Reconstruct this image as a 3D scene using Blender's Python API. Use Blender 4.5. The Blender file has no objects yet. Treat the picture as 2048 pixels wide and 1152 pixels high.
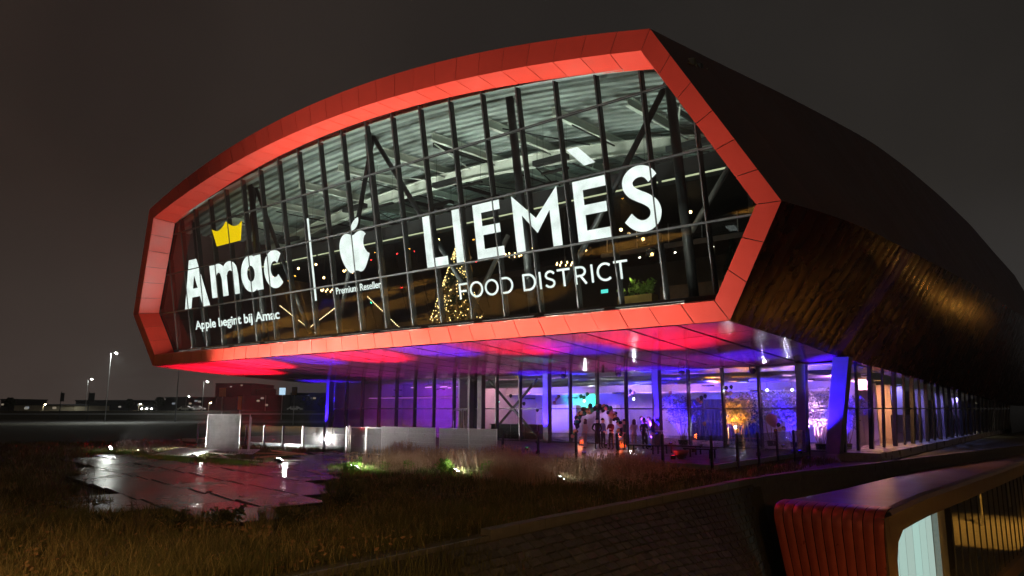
import bpy, bmesh, math, random
from mathutils import Vector, Matrix
random.seed(11)
scene = bpy.context.scene
R = math.radians
# ---------------------------------------------------------------- camera
cam_data = bpy.data.cameras.new('camera'); cam = bpy.data.objects.new('camera', cam_data)
scene.collection.objects.link(cam); scene.camera = cam
cam_data.sensor_width = 36.0; cam_data.lens = 36.0 * 1450 / 2048
cam_data.clip_start = 0.1; cam_data.clip_end = 6000
cam.location = (0, 0, 2.3); cam.rotation_euler = (R(90 + 9.475), 0, 0)
# ---------------------------------------------------------------- night sky
world = bpy.data.worlds.new('World'); scene.world = world; world.use_nodes = True
wn = world.node_tree.nodes; wl = world.node_tree.links; wn.clear()
w_out = wn.new('ShaderNodeOutputWorld'); w_bg = wn.new('ShaderNodeBackground'); w_add = wn.new('ShaderNodeAddShader')
w_sky = wn.new('ShaderNodeTexSky'); w_sky.sky_type = 'NISHITA'; w_sky.sun_disc = False
w_sky.sun_elevation = R(-4); w_sky.sun_rotation = R(200)
w_bg2 = wn.new('ShaderNodeBackground'); w_bg2.inputs[1].default_value = 0.05
w_tc = wn.new('ShaderNodeTexCoord'); w_sep = wn.new('ShaderNodeSeparateXYZ'); w_ramp = wn.new('ShaderNodeValToRGB')
w_noise = wn.new('ShaderNodeTexNoise'); w_noise.inputs['Scale'].default_value = 2.2; w_noise.inputs['Detail'].default_value = 4
w_mul = wn.new('ShaderNodeMixRGB'); w_mul.blend_type = 'MULTIPLY'; w_mul.inputs[0].default_value = 1
w_nr = wn.new('ShaderNodeValToRGB')
w_nr.color_ramp.elements[0].position = .3; w_nr.color_ramp.elements[1].position = .72
w_nr.color_ramp.elements[0].color = (0.78, 0.77, 0.77, 1); w_nr.color_ramp.elements[1].color = (1.28, 1.25, 1.22, 1)
cr = w_ramp.color_ramp          # low cloud lit by the town: brightest at the horizon
cr.elements[0].position = 0.0; cr.elements[0].color = (0.048, 0.046, 0.045, 1)
cr.elements[1].position = 0.6; cr.elements[1].color = (0.0175, 0.0155, 0.0140, 1)
k = cr.elements.new(0.10); k.color = (0.037, 0.035, 0.034, 1)
k = cr.elements.new(0.27); k.color = (0.0225, 0.0202, 0.0185, 1)
wl.new(w_tc.outputs['Generated'], w_sep.inputs[0]); wl.new(w_sep.outputs[2], w_ramp.inputs[0])
wl.new(w_tc.outputs['Generated'], w_noise.inputs['Vector']); wl.new(w_noise.outputs[0], w_nr.inputs[0])
wl.new(w_ramp.outputs[0], w_mul.inputs[1]); wl.new(w_nr.outputs[0], w_mul.inputs[2])
w_az = wn.new('ShaderNodeMapRange'); w_az.inputs[1].default_value = -0.75; w_az.inputs[2].default_value = 0.15; w_az.inputs[3].default_value = 0; w_az.inputs[4].default_value = 1
w_tint = wn.new('ShaderNodeMixRGB'); w_tint.inputs[1].default_value = (1.35, 1.0, 0.86, 1); w_tint.inputs[2].default_value = (1.0, 1.0, 0.98, 1)   # town glow is browner towards the left
w_m2 = wn.new('ShaderNodeMixRGB'); w_m2.blend_type = 'MULTIPLY'; w_m2.inputs[0].default_value = 1
wl.new(w_sep.outputs[0], w_az.inputs[0]); wl.new(w_az.outputs[0], w_tint.inputs[0]); wl.new(w_mul.outputs[0], w_m2.inputs[1]); wl.new(w_tint.outputs[0], w_m2.inputs[2])
wl.new(w_m2.outputs[0], w_bg.inputs[0]); w_bg.inputs[1].default_value = 0.92
wl.new(w_sky.outputs[0], w_bg2.inputs[0])
wl.new(w_bg.outputs[0], w_add.inputs[0]); wl.new(w_bg2.outputs[0], w_add.inputs[1]); wl.new(w_add.outputs[0], w_out.inputs[0])
# ---------------------------------------------------------------- picture settings
scene.view_settings.view_transform = 'Standard'; scene.view_settings.look = 'None'
scene.view_settings.exposure = 0; scene.view_settings.gamma = 1; scene.view_settings.use_curve_mapping = False
scene.render.engine = 'CYCLES'
cy = scene.cycles
cy.use_denoising = True; cy.max_bounces = 6; cy.diffuse_bounces = 2; cy.glossy_bounces = 3; cy.transmission_bounces = 4
cy.transparent_max_bounces = 20; cy.sample_clamp_indirect = 2.5; cy.sample_clamp_direct = 0
cy.caustics_reflective = True; cy.caustics_refractive = False; cy.blur_glossy = 0.6
cy.use_light_tree = True; cy.use_adaptive_sampling = True; cy.adaptive_threshold = 0.03; cy.volume_bounces = 0
# ---------------------------------------------------------------- frames of reference
AZ = R(51.2); TILT = R(10)
DV = Vector((-math.sin(AZ), math.cos(AZ), 0)); EV = Vector((math.cos(AZ), math.sin(AZ), 0)); ZV = Vector((0, 0, 1))
BL = Matrix.Rotation(-(math.pi / 2 - AZ), 4, 'Z')          # the building's own axes: x = -s, y = p, z up
VV = -EV * math.sin(TILT) + ZV * math.cos(TILT); NV = EV * math.cos(TILT) + ZV * math.sin(TILT)
P0 = EV * 28.0
FM = Matrix.Identity(4)                                    # leaning facade: x = -s, y = up the slope, z = outwards
for i in range(3):
    FM[i][0] = -DV[i]; FM[i][1] = VV[i]; FM[i][2] = -NV[i]; FM[i][3] = P0[i]
I4 = Matrix.Identity(4)
def W(s, p, z=0.0): return DV * s + EV * p + ZV * z
def spz_of_facade(s, v, off=0.0):
    P = P0 + DV * s + VV * v + NV * off; return (s, P.dot(EV), P.z)
# ---------------------------------------------------------------- materials
MATS = {}
def nodes_of(m): return m.node_tree.nodes, m.node_tree.links
def mat(name, col, rough=0.5, metal=0.0, var=0.12, scale=3.0, bump=0.0, bscale=40.0, rvar=0.08, objvar=0.0, spec=0.5, coat=0.0, transl=0.0):
    if name in MATS: return MATS[name]
    m = bpy.data.materials.new(name); m.use_nodes = True; n, l = nodes_of(m)
    b = n['Principled BSDF']
    b.inputs['Roughness'].default_value = rough; b.inputs['Metallic'].default_value = metal
    b.inputs['Specular IOR Level'].default_value = spec
    if coat: b.inputs['Coat Weight'].default_value = coat; b.inputs['Coat Roughness'].default_value = 0.15
    tc = n.new('ShaderNodeTexCoord'); no = n.new('ShaderNodeTexNoise')
    no.inputs['Scale'].default_value = scale; no.inputs['Detail'].default_value = 6; no.inputs['Roughness'].default_value = 0.62
    l.new(tc.outputs['Object'], no.inputs['Vector'])
    hsv = n.new('ShaderNodeHueSaturation'); hsv.inputs['Color'].default_value = (*col, 1)
    mr = n.new('ShaderNodeMapRange'); mr.inputs[1].default_value = 0.25; mr.inputs[2].default_value = 0.75
    mr.inputs[3].default_value = 1 - var; mr.inputs[4].default_value = 1 + var
    l.new(no.outputs[0], mr.inputs[0])
    val = mr.outputs[0]
    if objvar:
        oi = n.new('ShaderNodeObjectInfo'); mo = n.new('ShaderNodeMapRange')
        mo.inputs[3].default_value = 1 - objvar; mo.inputs[4].default_value = 1 + objvar
        l.new(oi.outputs['Random'], mo.inputs[0]); mm = n.new('ShaderNodeMath'); mm.operation = 'MULTIPLY'
        l.new(mr.outputs[0], mm.inputs[0]); l.new(mo.outputs[0], mm.inputs[1]); val = mm.outputs[0]
    l.new(val, hsv.inputs['Value']); l.new(hsv.outputs[0], b.inputs['Base Color'])
    if rvar:
        r2 = n.new('ShaderNodeMapRange'); r2.inputs[1].default_value = 0.3; r2.inputs[2].default_value = 0.7
        r2.inputs[3].default_value = max(0.02, rough - rvar); r2.inputs[4].default_value = min(1, rough + rvar)
        l.new(no.outputs[0], r2.inputs[0]); l.new(r2.outputs[0], b.inputs['Roughness'])
    if bump:
        n2 = n.new('ShaderNodeTexNoise'); n2.inputs['Scale'].default_value = bscale; n2.inputs['Detail'].default_value = 5
        l.new(tc.outputs['Object'], n2.inputs['Vector'])
        bp = n.new('ShaderNodeBump'); bp.inputs['Strength'].default_value = bump; bp.inputs['Distance'].default_value = 0.05
        l.new(n2.outputs[0], bp.inputs['Height']); l.new(bp.outputs[0], b.inputs['Normal'])
    if transl:
        t = n.new('ShaderNodeBsdfTranslucent'); mx = n.new('ShaderNodeMixShader'); mx.inputs[0].default_value = transl
        l.new(hsv.outputs[0], t.inputs[0]); out = n['Material Output']
        l.new(b.outputs[0], mx.inputs[1]); l.new(t.outputs[0], mx.inputs[2]); l.new(mx.outputs[0], out.inputs[0])
    MATS[name] = m; return m
def emit(name, col, strength):
    if name in MATS: return MATS[name]
    m = bpy.data.materials.new(name); m.use_nodes = True; n, l = nodes_of(m); n.clear()
    o = n.new('ShaderNodeOutputMaterial'); e = n.new('ShaderNodeEmission')
    e.inputs[0].default_value = (*col, 1); e.inputs[1].default_value = strength
    l.new(e.outputs[0], o.inputs[0]); MATS[name] = m; return m
def glass(name, tint=(0.85, 0.9, 0.88), r0=0.07, dirt=0.0, dirt_col=(0.5, 0.5, 0.5), rough=0.0, wav=0.0):
    """thin architectural glass: clear sheet plus mirror reflection that grows at grazing angles"""
    if name in MATS: return MATS[name]
    m = bpy.data.materials.new(name); m.use_nodes = True; n, l = nodes_of(m); n.clear()
    o = n.new('ShaderNodeOutputMaterial'); t = n.new('ShaderNodeBsdfTransparent'); g = n.new('ShaderNodeBsdfGlossy')
    t.inputs[0].default_value = (*tint, 1); g.inputs['Roughness'].default_value = rough
    lw = n.new('ShaderNodeLayerWeight'); lw.inputs['Blend'].default_value = 0.5
    pw = n.new('ShaderNodeMath'); pw.operation = 'POWER'; pw.inputs[1].default_value = 4.0
    ma = n.new('ShaderNodeMath'); ma.operation = 'MULTIPLY_ADD'; ma.inputs[1].default_value = 1 - r0; ma.inputs[2].default_value = r0
    l.new(lw.outputs['Facing'], pw.inputs[0]); l.new(pw.outputs[0], ma.inputs[0])
    mx = n.new('ShaderNodeMixShader'); l.new(ma.outputs[0], mx.inputs[0]); l.new(t.outputs[0], mx.inputs[1]); l.new(g.outputs[0], mx.inputs[2])
    last = mx.outputs[0]
    tc = n.new('ShaderNodeTexCoord')
    if wav:
        nz = n.new('ShaderNodeTexNoise'); nz.inputs['Scale'].default_value = 0.9; l.new(tc.outputs['Object'], nz.inputs['Vector'])
        bp = n.new('ShaderNodeBump'); bp.inputs['Strength'].default_value = wav; bp.inputs['Distance'].default_value = 0.02
        l.new(nz.outputs[0], bp.inputs['Height']); l.new(bp.outputs[0], g.inputs['Normal'])
    if dirt:
        df = n.new('ShaderNodeBsdfDiffuse'); df.inputs[0].default_value = (*dirt_col, 1)
        tr = n.new('ShaderNodeBsdfTranslucent'); tr.inputs[0].default_value = (*dirt_col, 1)
        a = n.new('ShaderNodeMixShader'); a.inputs[0].default_value = 0.5; l.new(df.outputs[0], a.inputs[1]); l.new(tr.outputs[0], a.inputs[2])
        nz2 = n.new('ShaderNodeTexNoise'); nz2.inputs['Scale'].default_value = 1.7; nz2.inputs['Detail'].default_value = 8; nz2.inputs['Roughness'].default_value = 0.7
        l.new(tc.outputs['Object'], nz2.inputs['Vector'])
        mr = n.new('ShaderNodeMapRange'); mr.inputs[1].default_value = 0.3; mr.inputs[2].default_value = 0.75
        mr.inputs[3].default_value = dirt * 0.35; mr.inputs[4].default_value = dirt * 1.4; l.new(nz2.outputs[0], mr.inputs[0])
        m2 = n.new('ShaderNodeMixShader'); l.new(mr.outputs[0], m2.inputs[0]); l.new(last, m2.inputs[1]); l.new(a.outputs[0], m2.inputs[2]); last = m2.outputs[0]
    l.new(last, o.inputs[0]); MATS[name] = m; return m

M_red = mat('red_coated_panel', (0.58, 0.048, 0.028), 0.40, 0.0, 0.10, 0.9, bump=0.02, bscale=2.0, objvar=0.05, spec=0.4)
M_gap = mat('dark_joint', (0.012, 0.008, 0.008), 0.9)
M_dark = mat('black_steel', (0.022, 0.024, 0.025), 0.45, 0.3)
M_cap = mat('grey_aluminium_cap', (0.10, 0.11, 0.11), 0.45, 0.5)
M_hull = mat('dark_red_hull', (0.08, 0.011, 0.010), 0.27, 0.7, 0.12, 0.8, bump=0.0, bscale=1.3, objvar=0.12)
M_hull_up = mat('sky_greyed_hull', (0.17, 0.10, 0.10), 0.55, 0.3, 0.25, 0.5, objvar=0.1)  # base colour greyed to stand in for reflected sky
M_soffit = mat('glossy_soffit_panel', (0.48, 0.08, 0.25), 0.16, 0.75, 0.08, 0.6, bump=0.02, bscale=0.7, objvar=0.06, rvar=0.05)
M_glass = glass('facade_glass', (0.78, 0.84, 0.81), 0.10, wav=0.05)
M_gglass = glass('shop_glass', (0.88, 0.92, 0.92), 0.05)
M_bal = glass('balustrade_glass', (0.86, 0.88, 0.88), 0.05, dirt=0.035, dirt_col=(0.4, 0.4, 0.41), rough=0.02)
M_frost = glass('dusty_fence_sheet', (0.62, 0.64, 0.64), 0.08, dirt=0.19, dirt_col=(0.55, 0.57, 0.55), rough=0.07)
M_white = mat('white_plaster', (0.72, 0.70, 0.72), 0.7, 0, 0.05)
M_steel = mat('galvanised_steel', (0.42, 0.43, 0.43), 0.38, 0.85, 0.15, 8)
M_conc = mat('concrete', (0.26, 0.25, 0.23), 0.8, 0, 0.2, 2, bump=0.3, bscale=20)
M_deckceil = mat('corrugated_ceiling_deck', (0.33, 0.38, 0.36), 0.5, 0.15, 0.12, 1)
M_beam = mat('pale_painted_beam', (0.60, 0.63, 0.56), 0.55, 0, 0.1)
M_sign = emit('sign_white_uneven', (0.93, 1.0, 0.97), 1.4)      # light boxes are never perfectly even
_n, _l = nodes_of(M_sign); _tc = _n.new('ShaderNodeTexCoord'); _no = _n.new('ShaderNodeTexNoise'); _no.inputs['Scale'].default_value = 1.3; _no.inputs['Detail'].default_value = 3
_mr = _n.new('ShaderNodeMapRange'); _mr.inputs[1].default_value = .3; _mr.inputs[2].default_value = .7; _mr.inputs[3].default_value = 1.12; _mr.inputs[4].default_value = 1.6
_l.new(_tc.outputs['Object'], _no.inputs['Vector']); _l.new(_no.outputs[0], _mr.inputs[0])
_l.new(_mr.outputs[0], [x for x in _n if x.type == 'EMISSION'][0].inputs[1])
M_crown = emit('sign_yellow', (1.0, 0.66, 0.0), 1.2)

# ---------------------------------------------------------------- mesh helpers
WM = {}
def place(o, parent=None, M=I4):
    scene.collection.objects.link(o)
    if parent is not None:
        o.parent = parent; o.matrix_parent_inverse = WM[parent].inverted()
    o.matrix_basis = M; WM[o] = M.copy()
    return o
def tag(o, label=None, cat=None, group=None, kind=None):
    if label: o['label'] = label
    if cat: o['category'] = cat
    if group: o['group'] = group
    if kind: o['kind'] = kind
    return o
def empty(name, M=I4, parent=None, label=None, cat=None, group=None, kind=None):
    o = bpy.data.objects.new(name, None); o.empty_display_size = 0.2
    place(o, parent, M); return tag(o, label, cat, group, kind)
def at(x, y, z=0, rz=0): return Matrix.Translation((x, y, z)) @ Matrix.Rotation(rz, 4, 'Z')
def atv(v, rz=0): return at(v[0], v[1], v[2], rz)
BROT = -(math.pi / 2 - AZ)
def atb(s, p, z=0, rz=0): return atv(W(s, p, z), BROT + rz)     # turned with the building
class MB:
    def __init__(self): self.v = []; self.f = []; self.m = []
    def add(self, vs, fs, mi=0):
        o = len(self.v); self.v += [tuple(x) for x in vs]; self.f += [tuple(i + o for i in f) for f in fs]; self.m += [mi] * len(fs); return self
    def box(self, x0, x1, y0, y1, z0, z1, mi=0):
        x0, x1 = min(x0, x1), max(x0, x1); y0, y1 = min(y0, y1), max(y0, y1); z0, z1 = min(z0, z1), max(z0, z1)
        return self.add([(x0,y0,z0),(x1,y0,z0),(x1,y1,z0),(x0,y1,z0),(x0,y0,z1),(x1,y0,z1),(x1,y1,z1),(x0,y1,z1)],
                        [(0,3,2,1),(4,5,6,7),(0,1,5,4),(1,2,6,5),(2,3,7,6),(3,0,4,7)], mi)
    def prism(self, poly, z0, z1, mi=0):
        n = len(poly); a = sum(poly[i][0]*poly[(i+1)%n][1]-poly[(i+1)%n][0]*poly[i][1] for i in range(n))
        if a < 0: poly = poly[::-1]
        if z0 > z1: z0, z1 = z1, z0
        vs = [(x,y,z0) for x,y in poly] + [(x,y,z1) for x,y in poly]
        return self.add(vs, [tuple(range(n-1,-1,-1)), tuple(range(n,2*n))] + [(i,(i+1)%n,n+(i+1)%n,n+i) for i in range(n)], mi)
    def hexa(self, a, b, mi=0):
        """solid between quad a (4 points) and quad b (4 points)"""
        return self.add(list(a)+list(b), [(0,1,2,3),(7,6,5,4),(0,4,5,1),(1,5,6,2),(2,6,7,3),(3,7,4,0)], mi)
    def tube(self, p, q, r0, r1=None, n=10, cap=True, mi=0):
        p = Vector(p); q = Vector(q); r1 = r0 if r1 is None else r1
        d = (q-p).normalized(); u = d.orthogonal().normalized(); w = d.cross(u)
        vs = []
        for c, r in ((p, r0), (q, r1)):
            for i in range(n):
                a = 2*math.pi*i/n; vs.append(c + u*math.cos(a)*r + w*math.sin(a)*r)
        fs = [(i,(i+1)%n,n+(i+1)%n,n+i) for i in range(n)]
        if cap: fs += [tuple(range(n-1,-1,-1)), tuple(range(n,2*n))]
        return self.add(vs, fs, mi)
    def beam(self, p, q, w, h, up=(0,0,1), mi=0):
        p = Vector(p); q = Vector(q); d = (q-p).normalized(); x = d.cross(Vector(up)).normalized(); y = x.cross(d)
        c = [(-w/2,-h/2),(w/2,-h/2),(w/2,h/2),(-w/2,h/2)]
        return self.hexa([p+x*a+y*b for a,b in c], [q+x*a+y*b for a,b in c], mi)
    def lathe(self, prof, n=14, c=(0,0,0), mi=0):
        vs = []; fs = []
        for r, z in prof:
            for i in range(n):
                a = 2*math.pi*i/n; vs.append((c[0]+r*math.cos(a), c[1]+r*math.sin(a), c[2]+z))
        for k in range(len(prof)-1):
            for i in range(n):
                fs.append((k*n+i, k*n+(i+1)%n, (k+1)*n+(i+1)%n, (k+1)*n+i))
        return self.add(vs, fs, mi)
    def mesh(self, name, mats, smooth=False):
        me = bpy.data.meshes.new(name); me.from_pydata(self.v, [], self.f)
        for m in (mats if isinstance(mats, (list, tuple)) else [mats]): me.materials.append(m)
        if any(self.m): me.polygons.foreach_set('material_index', self.m)
        if smooth: me.polygons.foreach_set('use_smooth', [True]*len(self.f))
        me.update(); return me
    def obj(self, name, mats, parent=None, M=I4, smooth=False):
        return place(bpy.data.objects.new(name, self.mesh(name, mats, smooth)), parent, M)
def inst(name, me, parent=None, M=I4): return place(bpy.data.objects.new(name, me), parent, M)
def copy_tree(o, M, parent=None):
    """a copy of a thing with its parts and sub-parts, set down at M"""
    def rec(src, par):
        c = src.copy(); scene.collection.objects.link(c)
        if par is not None: c.parent = par
        for ch in src.children: rec(ch, c)
        return c
    r = rec(o, None); r.matrix_basis = M; WM[r] = M.copy(); return r
def fix_normals(o):
    bm = bmesh.new(); bm.from_mesh(o.data); bmesh.ops.recalc_face_normals(bm, faces=bm.faces); bm.to_mesh(o.data); bm.free()
def lamp(name, kind, col, watts, M, parent=None, size=0.1, cone=60, blend=0.5, sizey=None):
    d = bpy.data.lights.new(name, kind); d.color = col; d.energy = watts
    if kind == 'SPOT': d.spot_size = R(cone); d.spot_blend = blend; d.shadow_soft_size = size
    elif kind == 'AREA':
        d.size = size
        if sizey: d.shape = 'RECTANGLE'; d.size_y = sizey
    else: d.shadow_soft_size = size
    return place(bpy.data.objects.new(name, d), parent, M)
def aim(frm, to):
    frm = Vector(frm); to = Vector(to)
    return Matrix.Translation(frm) @ (to-frm).to_track_quat('-Z', 'Y').to_matrix().to_4x4()
def lerp(a, b, t): return tuple(x + (y-x)*t for x, y in zip(a, b))
def interp(table, x):
    if x <= table[0][0]: return table[0][1:]
    for a, b in zip(table, table[1:]):
        if x <= b[0]:
            t = (x-a[0])/(b[0]-a[0]); return tuple(u+(w-u)*t for u, w in zip(a[1:], b[1:]))
    return table[-1][1:]
# ================================================================ GROUND
GZ = -0.42
M_soil = mat('dark_turf_soil', (0.045, 0.04, 0.02), 0.9, 0, 0.4, 0.6, bump=0.6, bscale=6)
M_stone = mat('dark_embankment_stone', (0.05, 0.052, 0.058), 0.75, 0, 0.35, 6, bump=0.4, bscale=30, objvar=0.35)
M_asph = mat('asphalt', (0.055, 0.055, 0.055), 0.55, 0, 0.2, 1.5, bump=0.2, bscale=60)
KERB = [(10.7, 3), (10.7, 27.5), (10.2, 32), (8.4, 42.2), (4.8, 65.6), (0, 97), (-30, 300)]
gp = [(-s, p) for s, p in KERB]
M_kerb = mat('dark_kerb_concrete', (0.10, 0.095, 0.09), 0.75, 0, 0.3, 3, bump=0.3, bscale=20)
mb = MB()
outer = [(-2500, -2500), (2500, -2500), (2500, 3), (-10.7, 3)]
poly = outer + gp[1:] + [(-30+30, 2500), (-2500, 2500)]
mb.add([(x, y, GZ) for x, y in poly], [tuple(range(len(poly)))])
ground = mb.obj('ground', M_soil, None, BL); tag(ground, 'dark rough turf around the building', 'ground', kind='structure')
# retaining wall below the kerb and the lower level beside it
LOW = -6.6
mb = MB()
for (s0, p0), (s1, p1) in zip(KERB, KERB[1:]):
    mb.add([(-s0, p0, GZ-.005), (-s1, p1, GZ-.005), (-s1, p1, LOW), (-s0, p0, LOW)], [(3, 2, 1, 0)])
mb.add([(-10.7, 3, GZ-.005), (2500, 3, GZ-.005), (2500, 3, LOW), (-10.7, 3, LOW)], [(0, 1, 2, 3)])
tag(mb.obj('retaining_wall', M_kerb, None, BL), 'dark concrete wall below the kerb', 'wall', kind='structure')
mb = MB(); poly = [(2500, 2.9), (-10.8, 2.9)] + gp[1:] + [(0, 2500), (2500, 2500)]
mb.add([(x, y, LOW) for x, y in poly], [tuple(range(len(poly)))][::1])
tag(mb.obj('lower_ground', M_asph, None, BL), 'dark ground at the lower level', 'ground', kind='structure')
# kerb stones
kerb = empty('kerb', BL, kind='structure', label='concrete kerb along the top of the embankment')
for (s0, p0), (s1, p1) in zip([(10.7, 12.5)] + KERB[1:-1], KERB[1:-1]):
    a, b = Vector((-s0, p0, 0)), Vector((-s1, p1, 0)); n = max(1, int((b-a).length/1.0)); d = (b-a).normalized(); nn = Vector((-d.y, d.x, 0))
    for i in range(n):
        u0, u1 = a+(b-a)*((i+.01)/n), a+(b-a)*((i+.99)/n); z1 = GZ+.13+random.uniform(-.008, .008); L = nn*.24; Rr = -nn*.06
        MB().hexa([u0+Rr+ZV*(GZ-.2), u1+Rr+ZV*(GZ-.2), u1+L+ZV*(GZ-.2), u0+L+ZV*(GZ-.2)], [u0+Rr+ZV*z1, u1+Rr+ZV*z1, u1+L+ZV*z1, u0+L+ZV*z1]).obj('kerb_stone', M_kerb, kerb, BL)
# embankment slope set with stones
def slope(p, w):
    th = R(33) + R(47) * max(0, min(1, (p-17)/10))**1.5
    return Vector((-(10.62 - w*math.cos(th)), p, GZ-.06 - w*math.sin(th)))
emb = empty('embankment', BL, kind='structure', label='dark stone-set embankment slope below the kerb')
mb = MB(); NP, NW = 30, 10
vs = [slope(3+25.5*i/NP, 11.5*j/NW) - Vector((0, 0, .03)) for i in range(NP+1) for j in range(NW+1)]
mb.add(vs, [(i*(NW+1)+j, i*(NW+1)+j+1, (i+1)*(NW+1)+j+1, (i+1)*(NW+1)+j) for i in range(NP) for j in range(NW)])
eb = mb.obj('slope_bed', M_soil, emb, BL)
stones = []
for j in range(36):
    w = .1 + j*.23; p = 11.0 + (j % 2)*.2 + random.uniform(-.05, .05)
    while p < 27.2:
        L = random.uniform(.30, .44); stones.append((p, L, w)); p += L + .025
def stone_vs(p, L, w):
    h = random.uniform(.02, .05); a = [slope(p, w), slope(p+L, w), slope(p+L, w+.205), slope(p, w+.205)]
    n = (a[1]-a[0]).cross(a[3]-a[0]).normalized(); n = n if n.z > 0 else -n
    j = lambda v: v + Vector([random.uniform(-.012, .012) for _ in range(3)])
    c = sum(a, Vector())/4
    return [v - n*.05 for v in a], [j(v + (c-v)*.10 + n*h) for v in a]
cam_bl = BL.inverted() @ Vector((0, 0, 2.3))
def vis(st):
    P = BL @ slope(st[0]+st[1]/2, st[2]+.1); y = P.y; 
    if y < 2: return 1e9
    px = 1024+1450*P.x/y; py = 818-1470*(P.z-2.3)/y
    return (P - Vector((0, 0, 2.3))).length if 0 < px < 2048 and py < 1165 else 1e9
stones.sort(key=vis); rest = MB()
for k, st in enumerate(stones):
    a, b = stone_vs(*st)
    if k < 300 and vis(st) < 1e8: mb = MB(); mb.hexa(a, b); fix_normals(mb.obj('stone', M_stone, emb, BL))
    else: rest.hexa(a, b)
ob = rest.obj('stone_setts', M_stone, emb, BL); ob['kind'] = 'stuff'; fix_normals(ob)
# ---------------------------------------------------------------- wet concrete slabs
def wet_material():
    m = bpy.data.materials.new('wet_concrete'); m.use_nodes = True; n, l = nodes_of(m); b = n['Principled BSDF']
    tc = n.new('ShaderNodeTexCoord'); geo = n.new('ShaderNodeNewGeometry')
    no = n.new('ShaderNodeTexNoise'); no.inputs['Scale'].default_value = 0.55; no.inputs['Detail'].default_value = 7; no.inputs['Roughness'].default_value = .6
    l.new(geo.outputs['Position'], no.inputs['Vector'])
    cr = n.new('ShaderNodeValToRGB'); cr.color_ramp.elements[0].position = .35; cr.color_ramp.elements[0].color = (.014, .014, .014, 1)
    cr.color_ramp.elements[1].position = .7; cr.color_ramp.elements[1].color = (.045, .043, .04, 1); l.new(no.outputs[0], cr.inputs[0])
    oi = n.new('ShaderNodeObjectInfo'); mr0 = n.new('ShaderNodeMapRange'); mr0.inputs[3].default_value = .75; mr0.inputs[4].default_value = 1.25; l.new(oi.outputs['Random'], mr0.inputs[0])
    mx = n.new('ShaderNodeMixRGB'); mx.blend_type = 'MULTIPLY'; mx.inputs[0].default_value = 1; l.new(cr.outputs[0], mx.inputs[1]); l.new(mr0.outputs[0], mx.inputs[2]); l.new(mx.outputs[0], b.inputs['Base Color'])
    mr = n.new('ShaderNodeMapRange'); mr.inputs[1].default_value = .35; mr.inputs[2].default_value = .72; mr.inputs[3].default_value = .13; mr.inputs[4].default_value = .26
    mra = n.new('ShaderNodeMapRange'); mra.inputs[3].default_value = -.07; mra.inputs[4].default_value = .12; l.new(oi.outputs['Random'], mra.inputs[0]); mad = n.new('ShaderNodeMath'); mad.operation = 'ADD'
    l.new(no.outputs[0], mr.inputs[0]); l.new(mr.outputs[0], mad.inputs[0]); l.new(mra.outputs[0], mad.inputs[1]); l.new(mad.outputs[0], b.inputs['Roughness']); b.inputs['Specular IOR Level'].default_value = 1.0
    mp = n.new('ShaderNodeMapping'); mp.inputs['Rotation'].default_value = (0, 0, R(12)); mp.inputs['Scale'].default_value = (1.2, 9, 1)
    l.new(geo.outputs['Position'], mp.inputs[0])
    n2 = n.new('ShaderNodeTexNoise'); n2.inputs['Scale'].default_value = 1.6; n2.inputs['Detail'].default_value = 4; l.new(mp.outputs[0], n2.inputs['Vector'])
    n3 = n.new('ShaderNodeTexNoise'); n3.inputs['Scale'].default_value = 45; n3.inputs['Detail'].default_value = 3; l.new(geo.outputs['Position'], n3.inputs['Vector'])
    b1 = n.new('ShaderNodeBump'); b1.inputs['Strength'].default_value = .22; b1.inputs['Distance'].default_value = .03; l.new(n2.outputs[0], b1.inputs['Height'])
    b2 = n.new('ShaderNodeBump'); b2.inputs['Strength'].default_value = .10; b2.inputs['Distance'].default_value = .01; l.new(n3.outputs[0], b2.inputs['Height']); l.new(b1.outputs[0], b2.inputs['Normal'])
    l.new(b2.outputs[0], b.inputs['Normal']); return m
M_wet = wet_material()
PLAZA = [(43,15.8),(26.5,10),(20,8.7),(16.3,9.8),(16.8,12.4),(19.4,14.9),(23.6,17.8),(28,22.5),(29.5,28.7),(38.5,28.7),(35,24),(32.5,20.4),(36,19.3),(41.5,20.4),(46,19)]
def inside(poly, x, y):
    r = False; n = len(poly)
    for i in range(n):
        (x0, y0), (x1, y1) = poly[i], poly[(i+1) % n]
        if (y0 > y) != (y1 > y) and x < (x1-x0)*(y-y0)/(y1-y0)+x0: r = not r
    return r
pav = empty('wet_pavement', BL, kind='structure', label='wet concrete slab paving in front of the building')
ja = R(9.2); ju = Vector((-math.cos(ja), -math.sin(ja))); jv = Vector((math.sin(ja), -math.cos(ja)))
moss = MB()
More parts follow.
